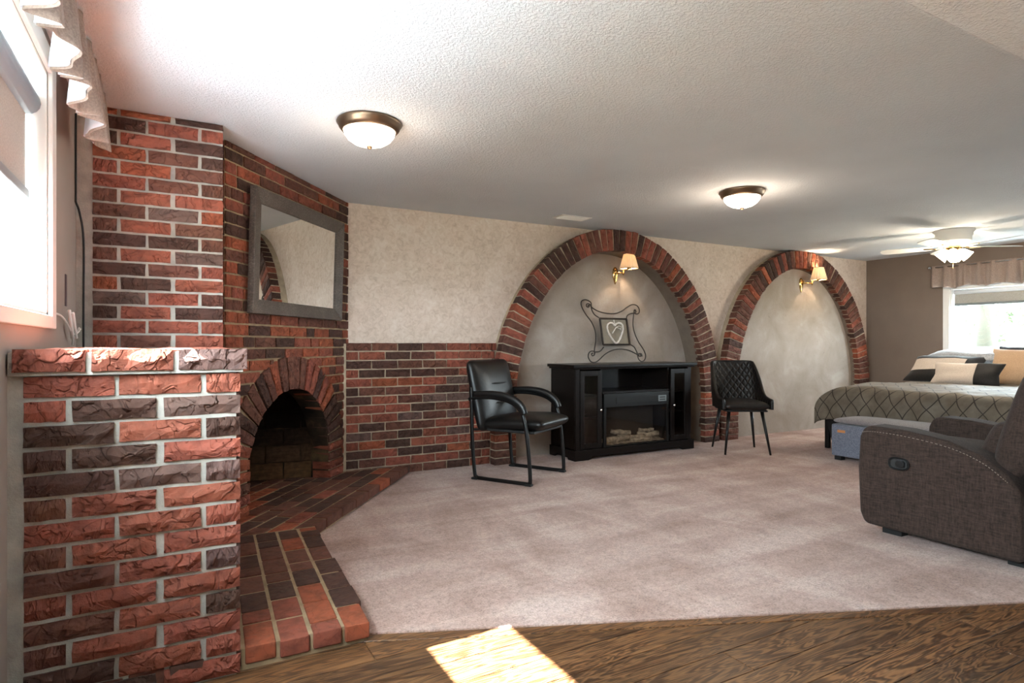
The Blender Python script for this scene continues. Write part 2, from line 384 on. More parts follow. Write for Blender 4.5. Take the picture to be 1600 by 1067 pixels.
# ------------------------------------------------------------------ bricks
BL, BH, BD = .2, .056, .06
def brick_mesh(seed, rough=1.0, taper=0.0):
    rnd = random.Random(seed); nx, nz = 6, 3; v = []; f = []
    for k in range(nz):
        for i in range(nx):
            x = BL * i / (nx - 1); z_ = BH * k / (nz - 1); edge = (i in (0, nx - 1)) or (k in (0, nz - 1))
            y = .003 + rnd.uniform(-.001, .0015) if edge else rnd.uniform(-.0040, .001) * rough
            if edge: x += rnd.uniform(-.0018, .0018); z_ += rnd.uniform(-.0016, .0016)
            else: x += rnd.uniform(-.012, .012); z_ += rnd.uniform(-.008, .008)
            v.append((x, y, z_))
    for k in range(nz - 1):
        for i in range(nx - 1):
            a = k * nx + i; f.append((a, a + 1, a + nx + 1, a + nx))
    ring = [i for i in range(nx)] + [k * nx + nx - 1 for k in range(1, nz)] + [(nz - 1) * nx + i for i in range(nx - 2, -1, -1)] + [k * nx for k in range(nz - 2, 0, -1)]
    b0 = len(v); n = len(ring)
    for r in ring:
        x, y, z_ = v[r]; v.append((min(max(x, 0), BL), BD, min(max(z_, 0), BH)))
    for i in range(n):
        j = (i + 1) % n; f.append((ring[j], ring[i], b0 + i, b0 + j))
    if taper: v = [(x, y, BH / 2 + (z_ - BH / 2) * (1 + taper * x / BL)) for x, y, z_ in v]
    me = bpy.data.meshes.new('brick'); me.from_pydata(v, [], f); me.update(); me.materials.append(M['brick'])
    return me
BM = [brick_mesh(100 + i) for i in range(10)]
BMS = [brick_mesh(200 + i, .2) for i in range(8)]
BMT = [brick_mesh(300 + i, 1, .38) for i in range(8)]; BMA = [brick_mesh(400 + i, 1, .14) for i in range(8)]
PAL = {'R': (134, 74, 58), 'O': (142, 76, 52), 'B': (100, 63, 51), 'D': (74, 50, 42), 'P': (100, 76, 69), 'K': (150, 92, 76)}
def pick(wts, rnd=random):
    ks = list(wts); return rnd.choices(ks, [wts[k] for k in ks])[0]
W_RED = {'R': 4, 'O': 1, 'B': 2.5, 'D': 2.5, 'P': .6}
W_WARM = {'R': 2.5, 'O': 2.2, 'B': 3, 'D': 2.5}
W_ARCH = {'R': 2.2, 'O': .9, 'B': 3, 'D': 2.4}
W_HEARTH = {'O': 1.6, 'B': 3.4, 'D': 2.6, 'R': .6}
def place_brick(parent, corner, ux, nrm, L, Hh, D, key, meshes=BM, name='brick'):
    ux = Vector(ux).normalized(); ny = -Vector(nrm).normalized(); uz = ux.cross(ny)
    me = random.choice(meshes); o = bpy.data.objects.new(name, me); C.objects.link(o)
    m = Matrix((( ux.x * L / BL, ny.x * D / BD, uz.x * Hh / BH, corner[0]), (ux.y * L / BL, ny.y * D / BD, uz.y * Hh / BH, corner[1]),
                (ux.z * L / BL, ny.z * D / BD, uz.z * Hh / BH, corner[2]), (0, 0, 0, 1)))
    o.parent = parent
    base = Vector(parent['world_built']) if parent.get('world_built') else Vector((0, 0, 0))
    o.matrix_basis = Matrix.Translation(-base) @ m
    c = lin(PAL[key]); j = random.uniform(.86, 1.14); o.color = (c[0] * j, c[1] * j * random.uniform(.95, 1.05), c[2] * j, 1)
    return o
J = .011

# ------------------------------------------------------------------ floor: wood planks, carpet
EN = Vector((.426, 1.0)).normalized()                     # normal of the carpet edge line
ED = EN.x * .60 + EN.y * 2.118
fl = sroot('floor')
MB().box((XL - .2, YF - .2, -.2), (XR + .2, YB + .4, -.02)).build('subfloor', M['white_paint'], fl)
rnd = random.Random(3); y = 2.2
while y > -1.5:
    x = XL - rnd.uniform(0, .9)
    while x < 5.2:
        L = rnd.choice((.9, 1.2, 1.2, 1.5)); p = [(x, y - .127), (x + L - .0015, y - .127), (x + L - .0015, y - .0015), (x, y - .0015)]
        p = clip(p, (EN.x, EN.y), ED - .052); p = clip(p, (-1, 0), .4)
        if len(p) > 2 and area(p) > 3e-4:
            cx = sum(q[0] for q in p) / len(p); cy = sum(q[1] for q in p) / len(p)
            o = MB().prism([(q[0] - cx, q[1] - cy) for q in p], -.02, 0.0).build('plank', M['plank'], fl, bevel=.0012, seg=1)
            o.location = (cx, cy, 0)
        x += L
    y -= .128
ev = Vector((EN.y, -EN.x)); p0 = Vector((.60, 2.118))
def edge_poly(d0, d1, s0, s1):
    a = p0 - EN * (d0) ; b = p0 - EN * (d1)
    return [tuple(a + ev * s0), tuple(b + ev * s0), tuple(b + ev * s1), tuple(a + ev * s1)]
k = 0; s_ = -.02
while s_ < 8:
    L = 1.3; MB().prism(edge_poly(0, .05, s_, s_ + L - .002)[::-1], -.02, .003).build('edge_board', M['plank'], fl, bevel=.003); s_ += L
cp = [(XL, YF), (XR, YF), (XR, YB + .15), (XL, YB + .15)]
cp = clip(cp, (-EN.x, -EN.y), -ED - .0)
cm = MB(); n_ = len(cp); cm.prism(cp, -.02, .008)
o = cm.build('carpet', M['carpet'], fl)
# ------------------------------------------------------------------ ceiling and bulkhead
ce = sroot('ceiling')
MB().box((XL - .2, YF - .2, H), (XR + .2, YB + .5, H + .15)).build('ceiling_panel', M['ceiling'], ce)
MB().box((XL, YF, 1.89), (XR, .86, H)).build('bulkhead', M['ceiling'], ce, bevel=.012)
# ------------------------------------------------------------------ walls
def wall_with_holes(name, x_in, x_out, holes, m):
    """wall of constant X with rectangular holes (y0,y1,z0,z1)"""
    mb = MB(); ys = sorted({YF - .1, YB + .4} | {h['y0'] for h in holes} | {h['y1'] for h in holes})
    for a, b in zip(ys, ys[1:]):
        hs = [h for h in holes if h['y0'] <= a + 1e-6 and h['y1'] >= b - 1e-6]
        if not hs: mb.box((x_in, a, -.02), (x_out, b, H + .02))
        else:
            h = hs[0]; mb.box((x_in, a, -.02), (x_out, b, h['z0'])); mb.box((x_in, a, h['z1']), (x_out, b, H + .02))
    return struct(mb.build(name, m))
wall_with_holes('wall_left', XL, XL - .2, [WL], M['grey_wall'])
wall_with_holes('wall_right', XR, XR + .2, [WR, DR], M['taupe_wall'])
struct(MB().box((XL - .2, YF, -.02), (XR + .2, YF - .2, H + .02)).build('wall_front', M['grey_wall']))
A1 = dict(xc=3.676, zc=.50, a=1.130, b=1.42, ys=4.78); A2 = dict(xc=6.396, zc=.55, a=1.098, b=1.37, ys=4.645)
RT = .205
def ez(A, x, off):
    q = (x - A['xc']) / (A['a'] + off)
    return A['zc'] + (A['b'] + off) * math.sqrt(max(0, 1 - q * q)) if abs(q) < 1 else 0
wb = sroot('wall_back')
MB().box((XL - .2, YB + .2, -.02), (XR + .2, YB + .4, H + .02)).build('outer_wall', M['stucco'], wb)
mb = MB(); N = 420; xs = [1.0 + (XR - 1.0) * i / N for i in range(N + 1)]
zb = [max(ez(A1, x, .1), ez(A2, x, .1)) for x in xs]
for i in range(N):
    z0, z1 = zb[i], zb[i + 1]
    if (z0 == 0) != (z1 == 0): z0 = z1 = 0
    mb.add([(xs[i], YB, z0), (xs[i + 1], YB, z1), (xs[i + 1], YB, H), (xs[i], YB, H)], [(0, 1, 2, 3)])
mb.build('wallpaper', M['wallpaper'], wb)
MB().box((XL, YB, 0), (1.0, YB + .2, H)).build('corner_wall', M['grey_wall'], wb)
for A in (A1, A2):
    pts = []
    for i in range(13): pts.append((A['xc'] - A['a'], A['zc'] * i / 12))
    for i in range(1, 64): 
        q = math.pi * (1 - i / 64); pts.append((A['xc'] + A['a'] * math.cos(q), A['zc'] + A['b'] * math.sin(q)))
    for i in range(13): pts.append((A['xc'] + A['a'], A['zc'] * (1 - i / 12)))
    A['path'] = pts
    pp = [(A['xc'] + (x_ - A['xc']) * 1.03, z_ * 1.012) for x_, z_ in pts]
    MB().prism(pp, A['ys'], YB + .19, lambda u, v, w_: (min(u, XR), w_, min(v, H))).build('stucco_panel', M['stucco'], wb)
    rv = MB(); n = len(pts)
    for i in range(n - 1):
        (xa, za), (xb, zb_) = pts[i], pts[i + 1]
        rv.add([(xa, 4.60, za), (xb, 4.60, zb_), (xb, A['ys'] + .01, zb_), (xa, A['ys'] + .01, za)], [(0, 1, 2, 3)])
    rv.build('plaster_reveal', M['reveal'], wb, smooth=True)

# ------------------------------------------------------------------ brick arches
def make_arch(A, label, rnd):
    th_ = thing('brick_arch', label, 'arch', (A['xc'], 4.60, 0))
    pts = [Vector(p) for p in A['path']]; L = [0]
    for a, b in zip(pts, pts[1:]): L.append(L[-1] + (b - a).length)
    def at(s):
        for i in range(len(pts) - 1):
            if L[i + 1] >= s:
                t_ = (s - L[i]) / max(1e-9, L[i + 1] - L[i]); p = pts[i].lerp(pts[i + 1], t_)
                a = pts[max(i - 1, 0)]; b = pts[min(i + 2, len(pts) - 1)]; tg = (b - a).normalized(); return p, tg
        return pts[-1], (pts[-1] - pts[-2]).normalized()
    # mortar core
    mb = MB(); n = 140; ringv = []
    for i in range(n + 1):
        p, tg = at(L[-1] * i / n); nm = Vector((-tg.y, tg.x)); q = p + nm * (RT - .006); pi = p + nm * .004
        for P_, y in ((pi, 4.545), (q, 4.545), (q, YB + .005), (pi, YB - .05)):
            mb.v.append((min(max(P_.x, XL), XR - .002), y, min(max(P_.y, .0), H - .003)))
    for i in range(n):
        for j in range(4):
            a = i * 4 + j; b = i * 4 + (j + 1) % 4; mb.f.append((a, b, b + 4, a + 4))
    mb.build('mortar', M['mortar_mid'], th_)
    step = .0655; k = int(L[-1] / step); step = L[-1] / k
    for i in range(k):
        p, tg = at((i + .5) * step); nm = Vector((-tg.y, tg.x))
        hh = .0555 if True else 0; base = p - tg * (hh / 2)
        q = 4.53 + rnd.uniform(-.004, .004); LL = RT + rnd.uniform(-.004, .004)
        # radial outward = ux ; uz must be ux x ny with ny=+Y
        ux = Vector((nm.x, 0, nm.y)); uz = ux.cross(Vector((0, 1, 0)))
        c = Vector((p.x, q, p.y)) - uz * (hh / 2)
        top = max((c + ux * LL).z, (c + ux * LL + uz * hh).z)
        if top > H - .004 and ux.z > .05: LL = min(LL, LL - (top - H + .004) / ux.z)
        xr = (c + ux * LL).x
        if xr > XR - .004 and ux.x > .05: LL -= (xr - XR + .004) / ux.x
        place_brick(th_, c, ux, (0, -1, 0), LL, hh, .092, pick(W_ARCH, rnd), BMA if p.y > A['zc'] else BM, name='arch_brick')
    return th_
make_arch(A1, 'left and wider red brick arch, around the black media cabinet and iron frame', random.Random(11))
make_arch(A2, 'right red brick arch against the brown wall, behind the quilted chair and bed', random.Random(12))

# ------------------------------------------------------------------ brick wainscot
wn = thing('brick_wainscot', 'waist-high red brick wainscot on the back wall, left of the wide arch', 'brick wall', (1.8, 4.65, 0))
XW0, XW1 = 1.10, 2.335
MB().box((XW0, 4.632, 0), (XW1 + .02, YB + .01, 1.036)).build('mortar', M['mortar_mid'], wn)
MB().box((XW0 - .01, 4.619, .07), (XW0 + .016, YB, 1.036)).build('corner_joint', M['mortar_mid'], wn)
rnd = random.Random(21); ch = .0693
for r in range(15):
    z0 = 1.04 - (r + 1) * ch + J
    x = 1.10 + (.10 if r % 2 == 0 else 0.0) - .2 + .11
    xend = XW1 + (A1['xc'] - A1['a'] - RT - XW1) * 1 - .004
    if z0 > A1['zc']:
        q = (z0 + .03 - A1['zc']) / (A1['b'] + RT); xend = A1['xc'] - (A1['a'] + RT) * math.sqrt(1 - q * q) - .008
    while x < xend - .02:
        a = max(x, XW0 + .02); b = min(x + .198, xend)
        if b - a > .02: place_brick(wn, (a, 4.62 + rnd.uniform(-.003, .003), max(z0, .0)), (1, 0, 0), (0, -1, 0), b - a, min(ch - J, z0 + ch - J), .05, pick(W_RED, rnd))
        x += .198 + J

# ------------------------------------------------------------------ brick pier (left of the fireplace)
pr = thing('brick_pier', 'full-height brick pier between the window wall and the fireplace, above the half wall', 'brick pier', (-.07, 3.45, 0))
MB().box((XL, 3.332, .0), (.196, 3.72, H)).build('mortar', M['mortar'], pr)
LA = [(0, .205), (.217, .425), (.44, .535)]; LB = [(0, .092), (.107, .308), (.328, .535)]
ROWC = ['RRR', 'RDP', 'DRD', 'DDR', 'DPP', 'BRR', 'RRR', 'BRR', 'BRP', 'RRR', 'BRD', 'BRR', 'DRR', 'BDR']
def front_rows(root, x0, y, rows, ch, z_of, colours, sx=1.0):
    for r in range(rows):
        lay = LA if r % 2 == 0 else LB
        for i, (a, b) in enumerate(lay):
            key = colours[r][i] if r < len(colours) else pick(W_RED)
            z0 = z_of(r); hh = min(ch - J, H - .003 - z0)
            if hh < .012: continue
            place_brick(root, (x0 + a * sx, y + random.uniform(-.003, .003), z0), (1, 0, 0), (0, -1, 0), (b - a) * sx, hh, .09, key)
random.seed(5)
front_rows(pr, -.338, 3.32, 32, .0672, lambda r: r * .0672 + .008, [])
for r in range(32):                                        # short return facing the room
    z0 = r * .0672 + .008; a = 3.415 if r % 2 else 3.42
    if z0 < H - .02: place_brick(pr, (.197, a, z0), (0, 1, 0), (1, 0, 0), .14, min(.056, H - z0 - .003), .05, pick(W_WARM))

# ------------------------------------------------------------------ brick fireplace (diagonal)
D0 = Vector((.225, 3.55, 0)); T = Vector((.925, 1.13, 0)).normalized(); NN = Vector((T.y, -T.x, 0)); DL = 1.460
def dg(s, z, off=0): p = D0 + T * s + NN * off; return Vector((p.x, p.y, z))
FO = dict(c=.672, zc=.30, a=.472, b=.445); FR = .208
fp = thing('brick_fireplace', 'red brick corner fireplace with an arched sooty opening, under the mirror', 'fireplace', (.7, 4.1, 0))
def oz(s, off=0):
    q = (s - FO['c']) / (FO['a'] + off); return FO['zc'] + (FO['b'] + off) * math.sqrt(max(0, 1 - q * q)) if abs(q) < 1 else 0
mb = MB(); N = 90
ss = sorted({DL * i / N for i in range(N + 1)} | {FO['c'] - FO['a'], FO['c'] + FO['a']})
for a, b in zip(ss, ss[1:]):
    za, zb_ = oz(a), oz(b)
    if a >= FO['c'] - FO['a'] - 1e-9 and b <= FO['c'] + FO['a'] + 1e-9:
        if za == 0: za = FO['zc']
        if zb_ == 0: zb_ = FO['zc']
    else: za = zb_ = 0
    mb.add([dg(a, za, -.010), dg(b, zb_, -.010), dg(b, H, -.010), dg(a, H, -.010)], [(0, 1, 2, 3)])
mb.build('mortar', M['mortar_tan'], fp)
rnd = random.Random(31); ch = .0672
for r in range(32):
    z0 = r * ch + .006; hh = min(ch - J, H - .003 - z0)
    if hh < .015: continue
    gaps = []
    zl = z0 + hh * .7
    if zl < FO['zc'] + FO['b'] + FR:
        q = max(0, (zl - FO['zc']) / (FO['b'] + FR)); wv = (FO['a'] + FR + .006) * math.sqrt(max(0, 1 - q * q)); gaps = [(FO['c'] - wv, FO['c'] + wv)]
    s = -.0 - (0, .105, .05, .155)[r % 4]
    i = 0
    while s < DL:
        L = .2 if rnd.random() > .22 else .095
        a, b = max(s, .002), min(s + L, DL - .002)
        segs = [(a, b)]
        for g0, g1 in gaps:
            ns = []
            for p, q in segs:
                if q <= g0 or p >= g1: ns.append((p, q)); continue
                if p < g0: ns.append((p, g0))
                if q > g1: ns.append((g1, q))
            segs = ns
        for p, q in segs:
            if q - p > .018: place_brick(fp, dg(p, z0, rnd.uniform(-.003, .003)), T, NN, q - p, hh, .04, pick(W_WARM, rnd))
        s += L + J
# ring of voussoirs
pts = [Vector((FO['c'] - FO['a'], FO['zc'] * i / 8)) for i in range(8)] + [Vector((FO['c'] + FO['a'] * math.cos(math.pi * (1 - i / 40)), FO['zc'] + FO['b'] * math.sin(math.pi * (1 - i / 40)))) for i in range(41)] + [Vector((FO['c'] + FO['a'], FO['zc'] * (1 - i / 8))) for i in range(1, 9)]
Ls = [0]
for a, b in zip(pts, pts[1:]): Ls.append(Ls[-1] + (b - a).length)
k = int(Ls[-1] / .0625); st = Ls[-1] / k
for i in range(k):
    s = (i + .5) * st; j = max(q for q in range(len(pts) - 1) if Ls[q] <= s)
    p = pts[j].lerp(pts[j + 1], (s - Ls[j]) / (Ls[j + 1] - Ls[j])); tg = (pts[min(j + 2, len(pts) - 1)] - pts[max(j - 1, 0)]).normalized(); nm = Vector((-tg.y, tg.x))
    ux = T * nm.x + Vector((0, 0, nm.y)); uz = ux.cross(-NN); hh = .053; LL = FR + rnd.uniform(-.005, .003)
    if p.x + nm.x * LL < .003: LL = max(.05, (.003 - p.x) / nm.x)
    place_brick(fp, dg(p.x, p.y, .012 + rnd.uniform(-.003, .004)) - uz * hh / 2, ux, NN, LL, hh, .14, pick({'B': 3, 'O': 2, 'R': 1.6, 'D': 2}, rnd), BMT if p.y > FO['zc'] else BM, name='arch_brick')
# firebox
rv = MB()
for a, b in zip(pts, pts[1:]): rv.add([dg(a.x, a.y, -.004), dg(b.x, b.y, -.004), dg(b.x, b.y, -.16), dg(a.x, a.y, -.16)], [(0, 1, 2, 3)])
rv.build('opening_reveal', M['soot'], fp)
fb = MB(); rt = dg(FO['c'] + FO['a'] + .02, 0, -.12); bl = Vector((.20, 4.64, 0)); lf = dg(FO['c'] - FO['a'] - .02, 0, -.05); br = Vector((.87, 4.53, 0))
plan = [lf, bl, br, rt]
for a, b in zip(plan, plan[1:]): fb.add([a + Vector((0, 0, .05)), b + Vector((0, 0, .05)), b + Vector((0, 0, 1.0)), a + Vector((0, 0, 1.0))], [(0, 1, 2, 3)])
fb.add([p + Vector((0, 0, 1.0)) for p in plan], [(0, 1, 2, 3)])
fb.build('firebox', M['soot'], fp)
BMF = [m_.copy() for m_ in BMS[:4]]
for m_ in BMF: m_.materials[0] = M['fire']
for r in range(7):                                         # firebricks on the rear wall
    z0 = .075 + r * .12; dv = (br - bl).normalized(); Lb = (br - bl).length; s = -.12 * (r % 2)
    while s < Lb:
        a, b = max(s, 0), min(s + .225, Lb)
        if b - a > .03:
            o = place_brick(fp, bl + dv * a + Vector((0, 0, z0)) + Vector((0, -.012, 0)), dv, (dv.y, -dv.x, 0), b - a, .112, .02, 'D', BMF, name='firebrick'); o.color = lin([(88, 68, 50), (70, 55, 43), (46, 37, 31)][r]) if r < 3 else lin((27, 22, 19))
        s += .235
# ------------------------------------------------------------------ hearth
ht = thing('brick_hearth', 'low brick hearth on the floor in front of the fireplace opening', 'hearth', (.4, 2.8, 0))
HZ = .072
outer = [(XL, 2.068), (.59, 2.068), (.645, 3.30), (1.615, 4.60), (1.08, 4.60), (.225, 3.56), (.19, 3.33), (XL, 3.33)]
hb = MB().prism([(p[0], p[1]) for p in [(XL, 2.085), (.575, 2.085), (.628, 3.31), (XL, 3.33)]], 0, HZ - .005)
hb.prism([(.628, 3.30), (1.60, 4.62), (1.10, 4.66), (.20, 4.66), (.0, 3.3)], 0, HZ - .0055)
hb.build('mortar', M['mortar_tan'], ht)
rnd = random.Random(41)
def flat_brick(poly, key):
    """poly ccw convex in plan; brick with its broad face up"""
    cx = sum(p[0] for p in poly) / len(poly); cy = sum(p[1] for p in poly) / len(poly); dz = rnd.uniform(-.003, .002)
    q = [(p[0] - cx, p[1] - cy) for p in poly]
    o = MB().prism(q, -.055, 0).build('brick', M['paver'], ht, bevel=.004, seg=1)
    o.location = (cx, cy, HZ + dz); o.rotation_euler = (rnd.uniform(-.006, .006), rnd.uniform(-.006, .006), 0)
    c = lin(PAL[key]); j = rnd.uniform(.85, 1.12); o.color = (c[0] * j, c[1] * j, c[2] * j, 1)
# near leg: columns along Y
ncol = 10
for c_ in range(ncol):
    x1 = .0 - c_ * .104; x0 = x1 - .092
    y = 2.068 - (.09 if c_ % 2 else 0.0)
    while y < 3.3:
        L = .168 if rnd.random() > .1 else .09
        a, b = max(y, 2.068 + rnd.uniform(-.006, .006)), min(y + L, 3.295)
        def xr(yy): return .59 + (yy - 2.068) * .0446
        jt = rnd.uniform(-.012, .004) if c_ == 0 else 0
        p = [(x0 + xr(a), a), (x1 + xr(a) + jt, a), (x1 + xr(b) + jt, b), (x0 + xr(b), b)]
        p = clip(p, (-1, 0), .395)
        if len(p) > 2 and b - a > .02 and area(p) > 4e-4: flat_brick(p, pick(W_HEARTH, rnd) if b > 2.3 or x1 < -.15 else rnd.choice('RRBO'))
        y += L + J
# far leg: rows parallel to the fireplace
E0 = Vector((.645, 3.312)); ET = (Vector((1.615, 4.60)) - E0).normalized(); ENn = Vector((-ET.y, ET.x))
for r in range(9):
    s = -.9 - (.1 if r % 2 else 0)
    while s < 1.75:
        L = .195
        a = r * .104; pl = [E0 + ET * s + ENn * a, E0 + ET * (s + L) + ENn * a, E0 + ET * (s + L) + ENn * (a + .092), E0 + ET * s + ENn * (a + .092)]
        p = [tuple(q) for q in pl]
        p = clip(p, (0, 1), 4.60); p = clip(p, (0, -1), -3.312)
        nd = (-NN.x, -NN.y); 
        # keep outside brickwork except inside the firebox
        p = clip(p, (-1, 0), -.06)
        if len(p) > 2 and area(p) > 5e-4: flat_brick(p, pick(W_HEARTH, rnd))
        s += L + J

# ------------------------------------------------------------------ brick half wall
hw = thing('brick_half_wall', 'nearest brick half wall with a capped top, left foreground beside the window', 'half wall', (-.1, 2.4, 0))
HY1 = 2.80
MB().box((XL, 2.071, 0), (.160, HY1 - .01, .950)).build('mortar', M['mortar'], hw)
random.seed(9)
CH = .0675
for r in range(14):
    z0 = .945 - (r + 1) * CH + J * .6
    lay = LA if r % 2 == 0 else LB
    for i, (a, b) in enumerate(lay):
        place_brick(hw, (-.364 + a, 2.06 + random.uniform(-.004, .004), z0), (1, 0, 0), (0, -1, 0), b - a, CH - J, .094, ROWC[r][i])
    y = 2.06 + .094 + J if r % 2 == 0 else 2.06 + .094 + J - .1
    while y < HY1 - .02:
        a = max(y, 2.06 + .094 + J); b = min(y + .2, HY1)
        if b - a > .03: place_brick(hw, (.171, a, z0), (0, 1, 0), (1, 0, 0), b - a, CH - J, .05, pick(W_RED))
        y += .2 + J
capx = [(-.385, -.225, 'R'), (-.211, -.012, 'R'), (.003, .190, 'P')]
for a, b, kx in capx:
    place_brick(hw, (a, 2.037 + random.uniform(-.003, .003), .954), (1, 0, 0), (0, -1, 0), b - a, .062, .10, kx, name='cap_brick')
y = 2.037 + .1 + J
while y < HY1:
    b = min(y + .2, HY1 + .02)
    for a0, b0, kx in ((-.385, -.10, 'R'), (-.088, .19, 'R')): place_brick(hw, (a0, y, 1.016), (1, 0, 0), (0, 0, 1), b0 - a0, b - y, .06, kx, name='cap_brick')
    y += .2 + J
MB().box((-.395, 2.05, .945), (.178, HY1 + .01, 1.008)).build('cap_mortar', M['mortar'], hw)

# ------------------------------------------------------------------ windows and patio door
def window(name, xin, h, sgn, mull, tw=.07, bottom_trim=.04):
    """sgn: direction from the room out through the wall"""
    o = sroot(name); y0, y1, z0, z1 = h['y0'], h['y1'], h['z0'], h['z1']; xo = xin + sgn * .2; r = -sgn
    mb = MB()
    for a, b in (((y0 - tw, z0 - bottom_trim), (y0, z1 + tw)), ((y1, z0 - bottom_trim), (y1 + tw, z1 + tw)), ((y0, z1), (y1, z1 + tw)), ((y0, z0 - bottom_trim), (y1, z0))):
        mb.box((xin, a[0], a[1]), (xin + r * .016, b[0], b[1]))
    mb.build('window_casing', M['white_paint'], o, bevel=.004)
    mb = MB(); t_ = .012
    mb.box((xin, y0, z0), (xo, y0 + t_, z1)); mb.box((xin, y1 - t_, z0), (xo, y1, z1)); mb.box((xin, y0, z0), (xo, y1, z0 + t_)); mb.box((xin, y0, z1 - t_), (xo, y1, z1))
    mb.build('jamb', M['white_paint'], o)
    xs0, xs1 = xin + sgn * .11, xin + sgn * .16; edges = [y0 + t_] + list(mull) + [y1 - t_]; f = .042
    for a, b in zip(edges, edges[1:]):
        mb = MB(); A, B = z0 + t_, z1 - t_
        mb.box((xs0, a, A), (xs1, a + f, B)); mb.box((xs0, b - f, A), (xs1, b, B)); mb.box((xs0, a + f, A), (xs1, b - f, A + f)); mb.box((xs0, a + f, B - f), (xs1, b - f, B))
        mb.build('sash', M['vinyl'], o, bevel=.003)
        MB().box((xin + sgn * .132, a + f, A + f), (xin + sgn * .136, b - f, B - f)).build('pane', M['glass'], o)
    return o
window('window_1', XL, WL, -1, [.75, 1.42], .075, .045)
window('window_2', XR, WR, 1, [2.99], .07, .05)
window('door_1', XR, DR, 1, [], .07, .03)
# blinds
bl1 = thing('window_blind', 'raised grey fabric blind inside the nearer window at the left edge', 'blind', (XL - .05, 1.75, 1.5))
MB().tube([(XL - .055, 1.46, 1.86), (XL - .055, 2.615, 1.86)], .042, 16).build('cassette', M['cassette'], bl1, smooth=True)
MB().box((XL - .060, 1.47, 1.56), (XL - .055, 2.61, 1.85)).build('shade_cloth', M['blind'], bl1)
MB().box((XL - .072, 1.47, 1.525), (XL - .044, 2.61, 1.56)).build('bottom_rail', M['blind_rail'], bl1, bevel=.006)
bl2 = thing('window_blind', 'raised taupe fabric blind inside the far bedroom window', 'blind', (XR + .05, 3.0, 1.5))
MB().tube([(XR + .05, 2.33, 1.635), (XR + .05, 3.675, 1.635)], .028, 14).build('cassette', M['vinyl'], bl2, smooth=True)
MB().box((XR + .048, 2.33, 1.50), (XR + .053, 3.675, 1.63)).build('shade_cloth', M['blind'], bl2)
MB().box((XR + .036, 2.33, 1.475), (XR + .064, 3.675, 1.505)).build('bottom_rail', M['blind_rail'], bl2, bevel=.006)
# curtain rods and gathered valances
def rod(label, x, y0, y1, z, wall_x, m):
    o = thing('curtain_rod', label, 'curtain rod', (x, (y0 + y1) / 2, z))
    MB().tube([(x, y0, z), (x, y1, z)], .008, 10).build('pole', m, o, smooth=True)
    MB().lathe([(0, -.02), (.014, -.014), (.02, 0), (.014, .014), (0, .02)], 14).build('finial', m, o, smooth=True).location = Vector((x, y1 + .012, z))
    for y in (y0 + .1, y1 - .03):
        MB().box((min(x, wall_x), y - .006, z - .006), (max(x, wall_x), y + .006, z + .006)).build('bracket', M['bronze'], o)
    return o
rod('curtain rod with a small finial over the near left window', XL + .11, .05, 3.115, 2.07, XL, M['bronze'])
rod('curtain rod with a shiny finial over the far bedroom window', XR - .08, 2.15, 3.865, 1.93, XR, M['chrome'])
def valance(label, x, y0, y1, zt, zb, cloth, amp, period, seed, lining=None, rag=0.0):
    rnd = random.Random(seed); n = int((y1 - y0) / .008); ph = [rnd.uniform(0, 6.28) for _ in range(4)]
    o = thing('valance', label, 'curtain', (x, (y0 + y1) / 2, zb))
    def P(u, v):
        y = y0 + (y1 - y0) * u; k = 2 * math.pi * (y1 - y0) * u / period
        s = math.sin(k + .8 * math.sin(k * .37 + ph[0]) + ph[1]); s = s + .3 * math.sin(2.3 * k + ph[2])
        g = max(0, (v - .1) / .9)
        xx = x + s * amp * (.35 + .65 * g) * (1 if v > .12 else .8)
        zz = zt + (zb - zt) * v + g * rag * math.sin(k * .5 + ph[3])
        return (xx, y + .25 * amp * math.cos(k) * g, zz)
    mb = MB().grid(P, n, 14); mb.build('gathered_cloth', M[cloth], o, smooth=True, solid=.0025)
    if lining:
        mb = MB().grid(lambda u, v: (lambda q: (q[0] + lining[1], q[1], q[2] + .006))(P(u, .12 + .88 * v)), n, 10)
        mb.build('white_lining', M['lining'], o, smooth=True, solid=.001)
    return o
valance('gathered grey valance with white lining at the near left window', XL + .12, .1, 3.11, 2.105, 1.85, 'taupe_cloth', .035, .17, 3, ('w', -.006), .02)
valance('gathered taupe valance over the far bedroom window', XR - .08, 2.2, 3.85, 1.95, 1.69, 'taupe_cloth', .036, .155, 4, ('w', .006), .012)
# ------------------------------------------------------------------ small things on the left wall
cb = thing('loose_cable', 'white cable bundled with a tie on the left wall above the half wall', 'cable', (XL + .01, 3.03, 1.1))
MB().tube(spline([(XL + .004, 2.70, 1.145), (XL + .012, 2.84, 1.138), (XL + .018, 2.96, 1.105), (XL + .02, 3.06, 1.06), (XL + .012, 3.12, 1.03)], 8), .004, 8).build('cord', M['white_plastic'], cb, smooth=True)
for dx, dy in ((.0, 0), (.010, .01)): MB().tube([(XL + .022 + dx, 2.955 + dy, 1.165 - dy), (XL + .022 + dx, 2.99 + dy, 1.12), (XL + .024 + dx, 3.03 + dy, 1.055)], .007, 8).build('bundle', M['white_plastic'], cb, smooth=True)
MB().tube(spline([(XL + .03, 3.02, 1.07), (XL + .045, 3.05, 1.085), (XL + .04, 3.075, 1.10), (XL + .035, 3.06, 1.075), (XL + .04, 3.13, 1.095)], 6), .0025, 6).build('tie', M['white_plastic'], cb, smooth=True)
o = MB().box((XL, 3.015, 1.185), (XL + .004, 3.045, 1.315)).build('felt_strip', M['dark_plate'], bevel=.002); tag(o, 'small dark upright strip stuck on the left wall beside the window', 'strip')
